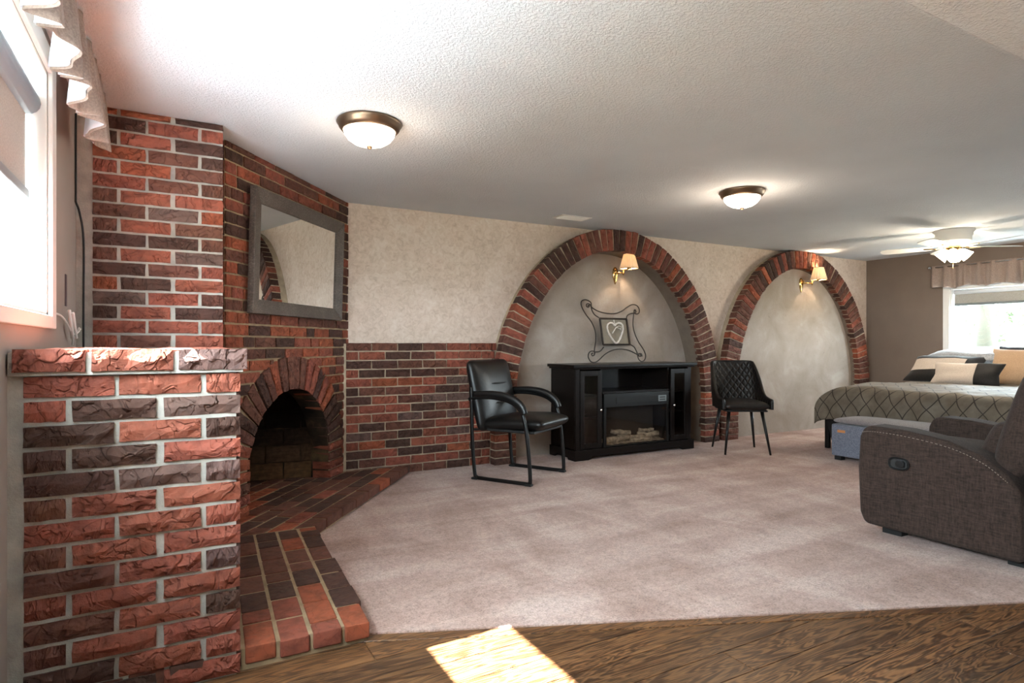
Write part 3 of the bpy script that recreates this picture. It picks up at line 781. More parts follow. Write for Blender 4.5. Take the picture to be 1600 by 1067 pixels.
o = MB().tube(spline([(XL + .006, 3.272, 2.05), (XL + .006, 3.272, 1.7), (XL + .006, 3.274, 1.66), (XL + .016, 3.297, 1.62), (XL + .03, 3.305, 1.5), (XL + .03, 3.306, 1.2), (XL + .03, 3.306, .9)], 6), .0045, 6).build('black_cable', M['black_rubber'], smooth=True)
tag(o, 'thin black cable running down the corner beside the brick pier', 'cable')
# ------------------------------------------------------------------ mirror
mr = thing('wall_mirror', 'grey wood framed rectangular mirror hanging on the brick above the fireplace', 'mirror', tuple(dg(.715, 1.2, .03)))
s0, s1, z0, z1, fw = .170, 1.262, 1.205, 1.918, .083
def mp(s, z, off): return dg(s, z, off + (z - 1.2) * .03)
quads = {'top': [(s0, z1), (s1, z1), (s1 - fw, z1 - fw), (s0 + fw, z1 - fw)], 'bottom': [(s0, z0), (s0 + fw, z0 + fw), (s1 - fw, z0 + fw), (s1, z0)],
         'left': [(s0, z0), (s0, z1), (s0 + fw, z1 - fw), (s0 + fw, z0 + fw)], 'right': [(s1, z0), (s1 - fw, z0 + fw), (s1 - fw, z1 - fw), (s1, z1)]}
for k_, q in quads.items():
    mb = MB(); outer_ = [0.042, .042, .026, .026] if k_ == 'top' else None
    def dep(p): return .044 if (p[0] in (s0, s1) or p[1] in (z0, z1)) else .026
    mb.add([mp(p[0], p[1], .006) for p in q] + [mp(p[0], p[1], dep(p)) for p in q], [(0, 1, 2, 3), (4, 5, 6, 7), (0, 1, 5, 4), (1, 2, 6, 5), (2, 3, 7, 6), (3, 0, 4, 7)])
    fo = mb.build('frame_rail', M['grey_wood'], mr, bevel=.003)
g = .004
MB().add([mp(s0 + fw - g, z0 + fw - g, .018), mp(s1 - fw + g, z0 + fw - g, .018), mp(s1 - fw + g, z1 - fw + g, .018), mp(s0 + fw - g, z1 - fw + g, .018)] +
         [mp(s0 + fw - g, z0 + fw - g, .012), mp(s1 - fw + g, z0 + fw - g, .012), mp(s1 - fw + g, z1 - fw + g, .012), mp(s0 + fw - g, z1 - fw + g, .012)],
         [(0, 1, 2, 3), (4, 5, 6, 7), (0, 1, 5, 4), (1, 2, 6, 5), (2, 3, 7, 6), (3, 0, 4, 7)]).build('mirror_glass', M['mirror'], mr)
# ------------------------------------------------------------------ ceiling lights
def ceiling_light(x, y, label, power):
    o = thing('ceiling_light', label, 'ceiling light', (x, y, H), 0, 'round ceiling lights')
    MB().lathe([(.0, 0), (.155, 0), (.158, -.008), (.150, -.016), (.146, -.030), (.132, -.046), (.124, -.046), (.124, -.03), (0, -.03)], 48).build('rim', M['bronze'], o, smooth=True)
    MB().lathe([(.125, -.044), (.120, -.062), (.104, -.084), (.078, -.102), (.045, -.113), (.012, -.117), (0, -.117)], 48).build('glass_dome', M['dome'], o, smooth=True)
    MB().lathe([(0, -.114), (.013, -.116), (.014, -.122), (.008, -.130), (0, -.131)], 16).build('finial', M['bronze'], o, smooth=True)
    d = bpy.data.lights.new('bulb', 'POINT'); d.energy = power; d.color = (1, .80, .60); d.shadow_soft_size = .1
    l = bpy.data.objects.new('bulb', d); C.objects.link(l); l.parent = o; l.location = (0, 0, -.24)
ceiling_light(.825, 2.94, 'nearer lit glass dome ceiling light with bronze rim', 3)
ceiling_light(3.52, 2.98, 'farther lit glass dome ceiling light with bronze rim', 6)
# ceiling vent
vt = thing('ceiling_vent', 'small white register flush in the ceiling before the wide arch', 'vent', (2.97, 4.30, H), R(0))
MB().box((-.155, -.075, -.006), (.155, .075, 0)).build('plate', M['white_paint'], vt, bevel=.003)
for i in range(7): MB().box((-.13, -.055 + i * .018 - .003, -.011), (.13, -.055 + i * .018 + .003, -.006)).build('slat', M['white_paint'], vt)
# ------------------------------------------------------------------ wall sconces
def sconce(x, ys, z, sx, label, power):
    """plate on the stucco at (x, ys, z); shade centre offset sx to the right"""
    o = thing('wall_sconce', label, 'wall lamp', (x, ys, z), 0, 'brass wall sconces')
    pl = MB()
    prof = [(0, .085), (.012, .083), (.030, .06), (.034, .02), (.030, -.02), (.018, -.06), (.006, -.085), (0, -.09)]
    pl.grid(lambda u, v: (lambda i, t_: (lambda r, zz: (r * math.cos(math.pi * v), -.55 * r * math.sin(math.pi * v) - .002, zz))(prof[i][0], prof[i][1]))(round(u * 7), 0), 7, 12)
    pl.build('wall_plate', M['brass'], o, smooth=True)
    MB().tube([(0, -.01, .02), (0, -.075, .02)], .008, 10).build('stem', M['brass'], o, smooth=True)
    MB().tube([(-.055, -.075, .02), (sx, -.075, .02)], .006, 10).build('swing_arm', M['brass'], o, smooth=True)
    MB().tube([(-.055, -.075, .005), (-.055, -.075, .045)], .009, 10).build('knuckle', M['brass'], o, smooth=True)
    MB().tube([(sx, -.075, .0), (sx, -.075, .05)], .009, 10).build('knuckle', M['brass'], o, smooth=True)
    MB().tube([(sx, -.075, .05), (sx, -.16, .055), (sx, -.16, .075)], .006, 10).build('lamp_arm', M['brass'], o, smooth=True)
    MB().lathe([(.0, .0), (.02, .0), (.022, .02), (.012, .05), (0, .055)], 16, (sx, -.16, .055)).build('socket', M['brass'], o, smooth=True)
    sh = MB().lathe([(.088, .055), (.050, .20)], 44, (sx, -.16, 0), flute=.05); sh.build('pleated_shade', M['shade'], o, solid=.0015)
    tr = MB().tube([(sx + .0895 * math.cos(a), -.16 + .0895 * math.sin(a), .056) for a in [2 * math.pi * i / 40 for i in range(40)]], .004, 6, closed=True); tr.build('shade_trim', M['brass'], o, smooth=True)
    tr = MB().tube([(sx + .051 * math.cos(a), -.16 + .051 * math.sin(a), .200) for a in [2 * math.pi * i / 40 for i in range(40)]], .003, 6, closed=True); tr.build('shade_trim', M['taupe_cloth'], o, smooth=True)
    d = bpy.data.lights.new('bulb', 'POINT'); d.energy = power; d.color = (1, .80, .56); d.shadow_soft_size = .02
    l = bpy.data.objects.new('bulb', d); C.objects.link(l); l.parent = o; l.location = (sx, -.16, .155)
sconce(3.815, A1['ys'], 1.715, .045, 'brass wall sconce with pleated shade above the iron frame', 6)
sconce(6.50, A2['ys'], 1.735, .105, 'brass swing-arm sconce with pleated shade under the right arch', 6)
# ------------------------------------------------------------------ ceiling fan
fn = thing('ceiling_fan', 'white five-bladed hugger ceiling fan with lit shades above the bed', 'ceiling fan', (6.50, 3.02, H), 0)
MB().lathe([(0, 0), (.165, 0), (.168, -.01), (.150, -.03), (.150, -.055), (.140, -.06), (.140, -.10), (.135, -.105), (.11, -.145), (.07, -.15), (0, -.15)], 40).build('motor_housing', M['white_paint'], fn, smooth=True)
MB().lathe([(0, -.15), (.06, -.15), (.065, -.17), (.05, -.20), (.045, -.215), (0, -.215)], 28).build('light_fitter', M['brass'], fn, smooth=True)
for k in range(5):
    a = R(-33 + 72 * k); e = bpy.data.objects.new('blade', None)
    mb = MB(); zt = -.155
    prof = [(.17, .045), (.22, .055), (.40, .066), (.55, .068), (.59, .055), (.605, .02)]
    P = [(r, -w_) for r, w_ in prof] + [(r, w_) for r, w_ in prof[::-1]]
    def mapf(u, v, w_):
        z_ = zt + v * math.tan(R(11)) + w_; return (u * math.cos(a) - v * math.sin(a), u * math.sin(a) + v * math.cos(a), z_)
    mb.prism(P, -.003, .003, mapf); bo = mb.build('blade', M['white_paint'], fn)
    ib = MB(); ib.tube([mapf(.09, 0, .0), mapf(.14, 0, -.012), mapf(.24, 0, -.006)], [.012, .01, .016], 8, ry=.005); ib.build('blade_iron', M['brass'], bo)
for k in range(4):
    a = R(20 + 90 * k); ax = Vector((math.cos(a) * .72, math.sin(a) * .72, -.7)); ax.normalize(); sd = Vector((-math.sin(a), math.cos(a), 0)); up = ax.cross(sd)
    prof = [(.018, 0), (.034, .02), (.042, .05), (.048, .075), (.056, .092)]; mb = MB(); seg = 20
    for r, h_ in prof:
        for j in range(seg):
            q = 2 * math.pi * j / seg; rr = r * (1 + (.06 * math.cos(6 * q) if r > .05 else 0)); mb.v.append(tuple(Vector((math.cos(a) * .045, math.sin(a) * .045, -.195)) + ax * h_ + sd * rr * math.cos(q) + up * rr * math.sin(q)))
    for i in range(len(prof) - 1):
        for j in range(seg): mb.f.append((i * seg + j, i * seg + (j + 1) % seg, (i + 1) * seg + (j + 1) % seg, (i + 1) * seg + j))
    mb.f.append(tuple(range(seg))); mb.build('tulip_shade', M['tulip'], fn, smooth=True, solid=.002)
MB().tube([(.03, .02, -.21), (.03, .02, -.36)], .0018, 6).build('pull_chain', M['brass'], fn)
d = bpy.data.lights.new('bulb', 'POINT'); d.energy = 22; d.color = (1, .84, .64); d.shadow_soft_size = .06
l = bpy.data.objects.new('bulb', d); C.objects.link(l); l.parent = fn; l.location = (0, 0, -.33)
# ------------------------------------------------------------------ media cabinet with electric fireplace
X0, X1, YF_, YB_ = 3.045, 4.425, 4.36, 4.755
tv = thing('media_cabinet', 'black media cabinet with glass doors and an electric fireplace under the wide arch', 'cabinet', (3.735, 4.55, .008), None)
E_ = M['espresso']; zb0 = .008
MB().prism([(X0 - .045, YF_ - .04), (X1 + .045, YF_ - .04), (X1 + .045, YB_), (X0 - .045, YB_)], .825, .852).build('top_board', E_, tv, bevel=.004)
MB().box((X0 - .028, YF_ - .025, .808), (X1 + .028, YB_, .826)).build('top_moulding', E_, tv, bevel=.008)
for a in ((X0, X0 + .02), (X1 - .02, X1)): MB().box((a[0], YF_ + .02, .02), (a[1], YB_, .81)).build('side_panel', E_, tv, bevel=.002)
MB().box((X0, YB_ - .012, .09), (X1, YB_, .81)).build('back_panel', E_, tv)
for a in ((3.330, 3.348), (4.135, 4.153)): MB().box((a[0], YF_ + .02, .09), (a[1], YB_ - .012, .81)).build('divider', E_, tv)
MB().box((X0, YF_ + .02, .09), (X1, YB_ - .012, .105)).build('floor_board', E_, tv)
MB().box((3.348, YF_ + .01, .585), (4.135, YB_ - .012, .603)).build('shelf', E_, tv)
for a, b in ((X0 + .02, 3.33), (4.153, X1 - .02)):
    for z_ in (.36, .56): MB().box((a, YF_ + .06, z_), (b, YB_ - .012, z_ + .014)).build('shelf', E_, tv)
# stiles and base with bracket feet
for a in ((X0, X0 + .045), (X1 - .045, X1)): MB().box((a[0], YF_, .09), (a[1], YF_ + .02, .81)).build('corner_post', E_, tv, bevel=.003)
base = [(X0 - .02, zb0), (X0 + .13, zb0), (X0 + .155, .018), (X0 + .165, .035), (X1 - .165, .035), (X1 - .155, .018), (X1 - .13, zb0), (X1 + .02, zb0), (X1 + .02, .10), (X0 - .02, .10)]
MB().prism(base, YF_ - .02, YF_, lambda u, v, w_: (u, w_, v)).build('plinth', E_, tv, bevel=.003)
for a in ((X0 - .02, X0), (X1, X1 + .02)):
    MB().prism([(YF_ - .0, zb0), (YF_ + .09, zb0), (YF_ + .11, .035), (YB_ - .11, .035), (YB_ - .09, zb0), (YB_, zb0), (YB_, .10), (YF_, .10)], a[0], a[1], lambda u, v, w_: (w_, u, v)).build('plinth_side', E_, tv, bevel=.003)
def cab_door(a, b, kx):
    d_ = MB(); z0, z1, f = .105, .795, .046
    d_.box((a, YF_ - .006, z0), (a + f, YF_ + .014, z1)); d_.box((b - f, YF_ - .006, z0), (b, YF_ + .014, z1)); d_.box((a + f, YF_ - .006, z0), (b - f, YF_ + .014, z0 + f)); d_.box((a + f, YF_ - .006, z1 - f), (b - f, YF_ + .014, z1))
    o = d_.build('door', E_, tv, bevel=.003)
    MB().box((a + f, YF_ + .002, z0 + f), (b - f, YF_ + .005, z1 - f)).build('glass', M['smoked'], o)
    k_ = MB(); prof = [(0, 0), (.006, 0), (.006, .012), (.013, .018), (.013, .026), (0, .03)]; seg = 14
    for r, h_ in prof:
        for j in range(seg): k_.v.append((kx + r * math.cos(2 * math.pi * j / seg), YF_ - .006 - h_, .445 + r * math.sin(2 * math.pi * j / seg)))
    for i in range(len(prof) - 1):
        for j in range(seg): k_.f.append((i * seg + j, i * seg + (j + 1) % seg, (i + 1) * seg + (j + 1) % seg, (i + 1) * seg + j))
    k_.build('knob', M['chrome'], o, smooth=True)
cab_door(X0 + .047, 3.328, 3.303); cab_door(4.155, X1 - .047, 4.180)
# fireplace insert
ins = MB(); a, b = 3.352, 4.131
ins.box((a, YF_ - .004, .46), (b, YF_ + .02, .583)); ins.box((a, YF_ - .004, .105), (a + .028, YF_ + .02, .46)); ins.box((b - .028, YF_ - .004, .105), (b, YF_ + .02, .46)); ins.box((a + .028, YF_ - .004, .105), (b - .028, YF_ + .02, .112))
io = ins.build('heater_surround', M['black_metal'], tv, bevel=.003)
MB().box((a + .14, YF_ - .008, .492), (b - .15, YF_ - .003, .545)).build('heater_vent', M['black_rubber'], io)
for i in range(5): MB().box((a + .145, YF_ - .011, .497 + i * .010), (b - .155, YF_ - .007, .500 + i * .010)).build('louvre', M['black_metal'], io)
MB().box((b - .135, YF_ - .007, .490), (b - .035, YF_ - .003, .548)).build('control_panel', M['blind_rail'], io, bevel=.002)
for i in range(2): MB().box((b - .12, YF_ - .010, .503 + i * .022), (b - .055, YF_ - .006, .511 + i * .022)).build('button', M['black_rubber'], io)
MB().box((a + .028, YF_ + .004, .112), (b - .028, YF_ + .008, .46)).build('heater_glass', M['smoked'], tv)
MB().box((a + .02, YF_ + .20, .10), (b - .02, YF_ + .21, .50)).build('heater_back', plain('heater_lining', (62, 54, 47), .7), tv)
bed_ = MB().grid(lambda u, v: (a + .035 + (b - a - .07) * u, YF_ + .02 + .16 * v, .118 + .03 * v + .012 * noise.noise(Vector((u * 14, v * 5, 0)))), 30, 6); bed_.build('ember_bed', M['log'], tv, smooth=True)
rnd = random.Random(51)
for p, q, r in (((3.43, .07, .15), (3.72, .09, .155), .026), ((3.62, .13, .165), (3.90, .08, .150), .022), ((3.74, .10, .20), (3.56, .16, .215), .02), ((3.86, .13, .165), (4.06, .07, .17), .025), ((3.90, .16, .205), (4.04, .12, .20), .017), ((3.70, .05, .14), (3.95, .045, .14), .02)):
    A_, B_ = Vector((p[0], YF_ + p[1], p[2])), Vector((q[0], YF_ + q[1], q[2])); pts_ = [A_.lerp(B_, i / 6) + Vector((0, rnd.uniform(-.006, .006), rnd.uniform(-.008, .008))) for i in range(7)]
    MB().tube(pts_, [r * rnd.uniform(.8, 1.15) for _ in pts_], 10).build('log', M['log'], tv, smooth=True)
# ------------------------------------------------------------------ wrought-iron frame leaning on the wall, heart in it
ZT = .852
ir = thing('iron_frame', 'scrolled wrought iron picture frame standing on the black media cabinet', 'decoration', (3.72, 4.68, ZT))
def ip(u, v):
    """u along X, v height; leans back on the stucco"""
    return Vector((u, 4.665 + .088 * v / .62, ZT + .005 + v))
def px2(a, b):   # 1067-px crop coordinates of the frame's own drawing plane -> (u, v)
    return (3.372 + (a - 140) / 780 * .752, .604 - (b - 95) / 845 * .604)
def bar(pts_, r=.0055, name='scroll', n=8):
    MB().tube(spline([ip(*px2(*p)) for p in pts_], n), r, 8).build(name, M['iron'], ir, smooth=True)
bar([(225, 180), (245, 165), (235, 195), (212, 190), (212, 160), (240, 150), (268, 170), (262, 125), (205, 97), (155, 120), (148, 185), (190, 290), (255, 400), (290, 520), (288, 640), (262, 770), (258, 830), (232, 850), (222, 822), (242, 815)])
bar([(842, 838), (855, 850), (842, 866), (820, 855), (828, 828), (858, 830), (866, 862), (846, 838), (820, 830), (808, 860), (820, 910), (855, 937), (895, 915), (915, 855), (895, 775), (835, 660), (795, 540), (783, 420), (805, 280), (822, 225), (842, 232), (830, 250)])
bar([(262, 175), (275, 200), (350, 248), (450, 272), (560, 272), (650, 235), (730, 175), (800, 138), (860, 150), (888, 205), (875, 258), (835, 268), (815, 245), (822, 212), (840, 215)])
bar([(250, 845), (265, 800), (225, 788), (190, 815), (180, 870), (205, 925), (250, 937), (300, 912), (390, 830), (490, 778), (600, 762), (700, 782), (790, 832), (815, 850)])
bar([(268, 175), (272, 235), (300, 295), (352, 335)]); bar([(705, 335), (720, 295), (770, 265), (830, 258)]); bar([(270, 800), (330, 790), (378, 735)]); bar([(725, 700), (770, 735), (795, 790), (808, 840)])
pf = MB()
def flat(pa, pb, wd=12, name='inner_rail'):
    a_, b_ = ip(*px2(*pa)), ip(*px2(*pb)); MB().tube([a_, b_], .010, 6).build(name, M['iron'], ir)
flat((362, 345), (705, 345)); flat((362, 345), (376, 700)); flat((376, 700), (718, 700)); flat((705, 345), (718, 700))
q = [ip(*px2(*p)) + Vector((0, .006, 0)) for p in ((366, 350), (703, 350), (716, 698), (378, 698))]
MB().add(q + [p + Vector((0, .006, 0)) for p in q], [(0, 1, 2, 3), (4, 5, 6, 7), (0, 1, 5, 4), (1, 2, 6, 5), (2, 3, 7, 6), (3, 0, 4, 7)]).build('backing', plain('canvas_backing', (136, 127, 112), .9, nz=.08, scale=30), ir)
hr = thing('heart_ornament', 'white wrapped heart ornament with bow hanging inside the iron frame', 'ornament', tuple(ip(*px2(530, 540)) + Vector((0, -.02, 0))))
hp = [(530, 440), (500, 408), (465, 408), (435, 440), (432, 500), (450, 560), (490, 640), (530, 680), (575, 630), (615, 540), (632, 480), (625, 425), (590, 402), (550, 415)]
hc = spline([ip(*px2(*p)) + Vector((0, -.018, 0)) for p in hp], 6, closed=True)
MB().tube(hc, [.0088 * (1 + .12 * math.sin(i * 1.3)) for i in range(len(hc))], 8, closed=True).build('wrapped_ring', M['ribbon'], hr, smooth=True)
for pp in ([(535, 462), (510, 500), (480, 548)], [(535, 462), (575, 480), (610, 512)], [(535, 462), (570, 445), (605, 460), (590, 485), (538, 464)]):
    MB().tube([ip(*px2(*p)) + Vector((0, -.03, 0)) for p in pp], .008, 6, ry=.003).build('bow', M['ribbon'], hr, smooth=True)
MB().tube([ip(*px2(527, 362)) + Vector((0, -.012, 0)), ip(*px2(530, 420)) + Vector((0, -.018, 0))], .005, 6).build('hanger', M['ribbon'], hr, smooth=True)

# ------------------------------------------------------------------ guest armchair (local: front = +Y)
ac = thing('guest_armchair', 'black leather armchair on a sled base, left of the media cabinet', 'chair', (2.335, 4.10, .008), R(-149))
def cushion(name, m, parent, w_, d_, h_, loc, rot=(0, 0, 0), bulge=.03, sub=2, nx=6, ny=6, taper=0, edge=.0):
    """soft slab: grid top and bottom meeting in a rounded edge"""
    mb = MB()
    def top(sg):
        def f(u, v):
            x = (u - .5) * w_; y = (v - .5) * d_; e = (1 - (2 * u - 1) ** 4) * (1 - (2 * v - 1) ** 4)
            return (x * (1 + taper * (v - .5)), y, sg * (h_ / 2 * (.55 if e < .02 else .85) + bulge * e))
        return f
    n = nx
    mb.grid(top(1), nx, ny); mb.grid(top(-1), nx, ny)
    k = (nx + 1) * (ny + 1)
    idx = [i * (ny + 1) for i in range(nx + 1)] + [nx * (ny + 1) + j for j in range(1, ny + 1)] + [i * (ny + 1) + ny for i in range(nx - 1, -1, -1)] + [j for j in range(ny - 1, 0, -1)]
    for i in range(len(idx)):
        a, b = idx[i], idx[(i + 1) % len(idx)]; mb.f.append((a, b, b + k, a + k))
    Mx = Matrix.Translation(loc) @ (Matrix.Rotation(rot[2], 4, 'Z') @ Matrix.Rotation(rot[1], 4, 'Y') @ Matrix.Rotation(rot[0], 4, 'X'))
    mb.v = [tuple(Mx @ Vector(p)) for p in mb.v]
    return mb.build(name, m, parent, smooth=True, sub=sub)
L_ = M['leather']
cushion('seat', L_, ac, .50, .53, .11, (0, .06, .425), (R(3), 0, 0), .022)
bk = cushion('backrest', L_, ac, .575, .56, .12, (0, -.245, .63), (R(102), 0, 0), .022, taper=.02)
for z_, wd in ((.715, .22), (.565, .20)):
    y_ = -.245 + .078 + (.63 - z_) * .21
    MB().tube([(-wd / 2, y_ - .012, z_), (0, y_, z_), (wd / 2, y_ - .012, z_)], .007, 8).build('seam_tuck', M['black_rubber'], bk, smooth=True)
MB().box((-.23, -.16, .365), (.23, .25, .385)).build('seat_board', M['black_rubber'], ac, bevel=.005)
for sx in (-1, 1):
    x = .282 * sx
    loop = spline([(x, -.268, .70), (x, -.262, .55), (x, -.255, .30), (x, -.235, .06), (x, -.215, .018), (x, -.17, .012), (x, 0, .012), (x, .19, .012), (x, .235, .018), (x, .245, .06), (x, .225, .30), (x, .195, .47), (x, .15, .555), (x, .06, .605), (x, -.08, .625), (x, -.22, .62), (x, -.285, .60)], 8)
    MB().tube(loop, .0155, 10, ry=.011).build('side_frame', M['black_metal'], ac, smooth=True)
    ap = MB(); pts_ = spline([(x, .20, .515), (x, .165, .575), (x, .07, .628), (x, -.08, .650), (x, -.235, .645)], 6)
    ap.tube(pts_, [.022 + .010 * math.sin(math.pi * min(1, .12 + i / (len(pts_) - 1))) for i in range(len(pts_))], 12, ry=.020); ap.build('armrest', L_, ac, smooth=True)
    for y_ in (.235, -.225): MB().box((x - .02, y_ - .03, .0), (x + .02, y_ + .025, .016)).build('foot_cap', M['black_rubber'], ac, bevel=.005)
    MB().tube([(x, .215, .375), (x * .8, .2, .375)], .010, 8).build('seat_bracket', M['black_metal'], ac)
    MB().tube([(x, -.262, .375), (x * .8, -.2, .375)], .010, 8).build('seat_bracket', M['black_metal'], ac)
# ------------------------------------------------------------------ quilted dining chair (local: front = +Y)
dc = thing('dining_chair', 'dark quilted dining chair with splayed black legs between the two arches', 'chair', (4.725, 4.02, .008), R(147.5))
def shell(off, hscale=1.0):
    def f(u, v):
        a = R(-62) + R(304) * u                               # round the seat, open at the front
        q = abs(u - .5) * 2
        w_, dd = .232 - off, .235 - off
        th2 = math.pi * (u * 1.0); 
        # plan: superellipse U
        if u < .28: x, y = -w_, .22 - (u / .28) * .30
        elif u > .72: x, y = w_, .22 - ((1 - u) / .28) * .30
        else:
            k = (u - .28) / .44 * math.pi; x = -w_ * (abs(math.cos(k)) ** .55) * (1 if math.cos(k) > 0 else -1); y = -.08 - (dd - .08) * (abs(math.sin(k)) ** .7)
        top = .50 + .345 * (1 / (1 + math.exp((q - .43) * 15))) + .045 * (1 - q)
        top = min(top, .848 - .012 * q)
        zb_ = .42; z_ = zb_ + (top - zb_) * v
        lean = max(0, (z_ - .47)) * .24 * max(0, min(1, (-y + .05) / .2))
        fl_ = 1 + .10 * (z_ - .42)
        if z_ > .6: x *= 1 - .25 * (z_ - .6)
        return Vector((x * fl_, y - lean, z_))
    return f
NU, NV = 48, 14
so = shell(0); si = shell(.028)
mb = MB().grid(so, NU, NV); mb.build('back_shell', M['brown_leather'], dc, smooth=True)
mb = MB().grid(si, NU, NV); uvs = []; arc = 0
for i in range(NU + 1):
    a_, b_ = si(max(i - 1, 0) / NU, 0), si(i / NU, 0); arc += (b_ - a_).length
    uvs += [(arc, si(i / NU, j / NV).z) for j in range(NV + 1)]
mb.build('quilted_back', M['quilt'], dc, smooth=True, uvs=uvs)
mb = MB(); rim = [so(i / NU, 1).lerp(si(i / NU, 1), .5) for i in range(NU + 1)]
for u_ in (0, 1):
    e = [so(u_, 1 - j / 8).lerp(si(u_, 1 - j / 8), .5) for j in range(1, 9)]
    rim = (e[::-1] + rim) if u_ == 0 else (rim + e)
MB().tube(rim, .0155, 10).build('rolled_edge', M['brown_leather'], dc, smooth=True)
cushion('seat', M['brown_leather'], dc, .42, .45, .085, (0, .015, .447), (0, 0, 0), .018)
MB().box((-.19, -.19, .395), (.19, .20, .412)).build('seat_base', M['black_rubber'], dc, bevel=.006)
for sx in (-1, 1):
    for sy in (-1, 1):
        MB().tube([(sx * .150, sy * .150, .405), (sx * .205, sy * .222, 0)], [.017, .0095], 12).build('leg', M['black_metal'], dc, smooth=True)
# ------------------------------------------------------------------ bed, bedding
bdx0, bdx1, by0, by1 = 5.50, 7.80, 2.05, 3.66
bd = thing('bed', 'bed under the far window, mostly hidden by its patterned comforter', 'bed', (6.6, 2.85, .008))
mb = MB().prism([(bdx0 + .05, by0), (bdx1, by0), (bdx1, by1 - .02), (bdx0 + .05, by1 - .02)], .09, .32); mb.build('box_base', M['black_cloth'], bd, bevel=.02)
MB().add([(bdx0 + .02, by0, .33), (bdx0 + .02, by1 + .03, .36), (bdx0 + .05, by1 - .05, .02), (bdx0 + .05, by0, .02), (bdx0 + .06, by0, .33), (bdx0 + .06, by1 + .03, .36), (bdx0 + .08, by1 - .05, .02), (bdx0 + .08, by0, .02)],
         [(0, 1, 2, 3), (4, 5, 6, 7), (0, 1, 5, 4), (1, 2, 6, 5), (2, 3, 7, 6), (3, 0, 4, 7)]).build('bed_skirt', M['black_cloth'], bd)
MB().box((bdx0 + .05, by0 + .01, .32), (bdx1, by1 - .03, .56)).build('mattress', M['lining'], bd, bevel=.06, seg=4)
for y_ in (by0 + .02, by1 + .06):
    for x in (bdx0 + .12, bdx1 - .05): MB().box((x - .02, y_ - .02, .008), (x + .02, y_ + .02, .52 if x < 6 else .9)).build('bed_post', M['black_metal'], bd, bevel=.004)
def comf(u, v):
    """u along Y (left hem to right hem), v from head to foot hem"""
    sy0, sy1 = by1 + .02, by0 - .02; W = sy0 - sy1; drop = .30; tot = W + 2 * drop; s_ = u * tot
    xl = 1.55; tv_ = v * (xl + .37); rr = .10
    def fold(d, r):            # distance past the edge -> (out, down)
        if d <= 0: return d, 0
        a = d / r
        if a < math.pi / 2: return r * math.sin(a), r * (1 - math.cos(a))
        return r, r + (d - r * math.pi / 2)
    dl = drop - s_; dr = s_ - (drop + W)
    if dl > 0: oy, dz1 = fold(dl, .22); y_ = sy0 - .16 + oy
    elif dr > 0: oy, dz1 = fold(dr, .14); y_ = sy1 + .10 - oy
    else: y_ = (sy0 - .16) + (sy1 + .10 - sy0 + .16) * (s_ - drop) / W; dz1 = 0
    df = tv_ - xl
    ox, dz2 = fold(df, .12); x_ = (bdx0 + .08) - ox if df > 0 else bdx0 + .08 - df
    n1 = noise.noise(Vector((x_ * 3.2, y_ * 3.2, 1.3))) * .018 + noise.noise(Vector((x_ * 8, y_ * 8, 4))) * .006
    z_ = .615 - max(dz1, dz2) - .35 * min(dz1, dz2) + n1
    z_ += .03 * math.exp(-((x_ - 6.2) / .7) ** 2)
    x_ += noise.noise(Vector((y_ * 6, z_ * 1.5, 8))) * .040 * (1 if df > 0 else 0)
    return (x_, y_, max(z_, .12))
NU, NV = 90, 70
cfm = MB().grid(comf, NU, NV); uvs = [(i / NU * 2.2, j / NV * 1.9) for i in range(NU + 1) for j in range(NV + 1)]
co = cfm.build('comforter', M['comforter'], smooth=True, solid=.012, uvs=uvs); tag(co, 'grey-brown comforter with a dark lattice pattern draped over the bed', 'comforter')
def pillow(name, label, m, w_, h_, t_, loc, rx, rz, panel=None):
    o = thing(name, label, 'pillow', loc, 0)
    def body(nm, mt, u0, u1, v0, v1, sides, grow=0):
        mb = MB(); n = 14
        def f(sg):
            def g(u, v):
                U = u0 + (u1 - u0) * u; V = v0 + (v1 - v0) * v; a, b = 2 * U - 1, 2 * V - 1
                e = max(0, (1 - abs(a) ** 3.2)) ** .55 * max(0, (1 - abs(b) ** 3.2)) ** .55
                pin = 1 - .10 * (1 - abs(b)) * abs(a) ** 6
                pin2 = 1 - .10 * (1 - abs(a)) * abs(b) ** 6
                return Vector((a * w_ / 2 * pin, sg * (t_ / 2 * e + grow) + .012 * noise.noise(Vector((a * 2, b * 2, loc[0] * 3))), b * h_ / 2 * pin2))
            return g
        for sg in sides: mb.grid(f(sg), n, n)
        Mx = Matrix.Rotation(rz, 4, 'Z') @ Matrix.Rotation(rx, 4, 'X'); mb.v = [tuple(Mx @ Vector(p)) for p in mb.v]
        return mb.build(nm, mt, o, smooth=True)
    body('cover', m, 0, 1, 0, 1, (1, -1))
    if panel: body('cloth_panel', panel[0], *panel[1:], (-1,), .004)
    return o
zb1 = .67
# pillow faces look along -X (local -Y turned to -X by rz = -90 deg)
pillow('pillow', 'large black pillow with a cream panel, leftmost on the bed', M['black_cloth'], .68, .40, .15, (7.12, 3.40, .765), R(-48), R(-90), panel=(M['cream_cloth'], .06, .80, .30, .74))
pillow('pillow', 'small cream pillow with a dark end, in front of the big black and cream pillow', M['cream_cloth'], .62, .27, .13, (6.86, 3.08, .725), R(-30), R(-90), panel=(M['black_cloth'], .66, 1.0, 0, 1))
pillow('pillow', 'shiny grey pillow lying on top of the big black and cream pillow', M['grey_sheen'], .86, .40, .13, (7.42, 3.26, .905), R(-80), R(-90))
pillow('pillow', 'tan pillow propped at the right side of the bed below the window', M['tan_cloth'], .66, .42, .17, (7.24, 2.72, .80), R(-28), R(-90))
pillow('pillow', 'black pillow peeking above the tan pillow under the window', M['black_cloth'], .60, .36, .15, (7.55, 2.80, .84), R(-15), R(-90))
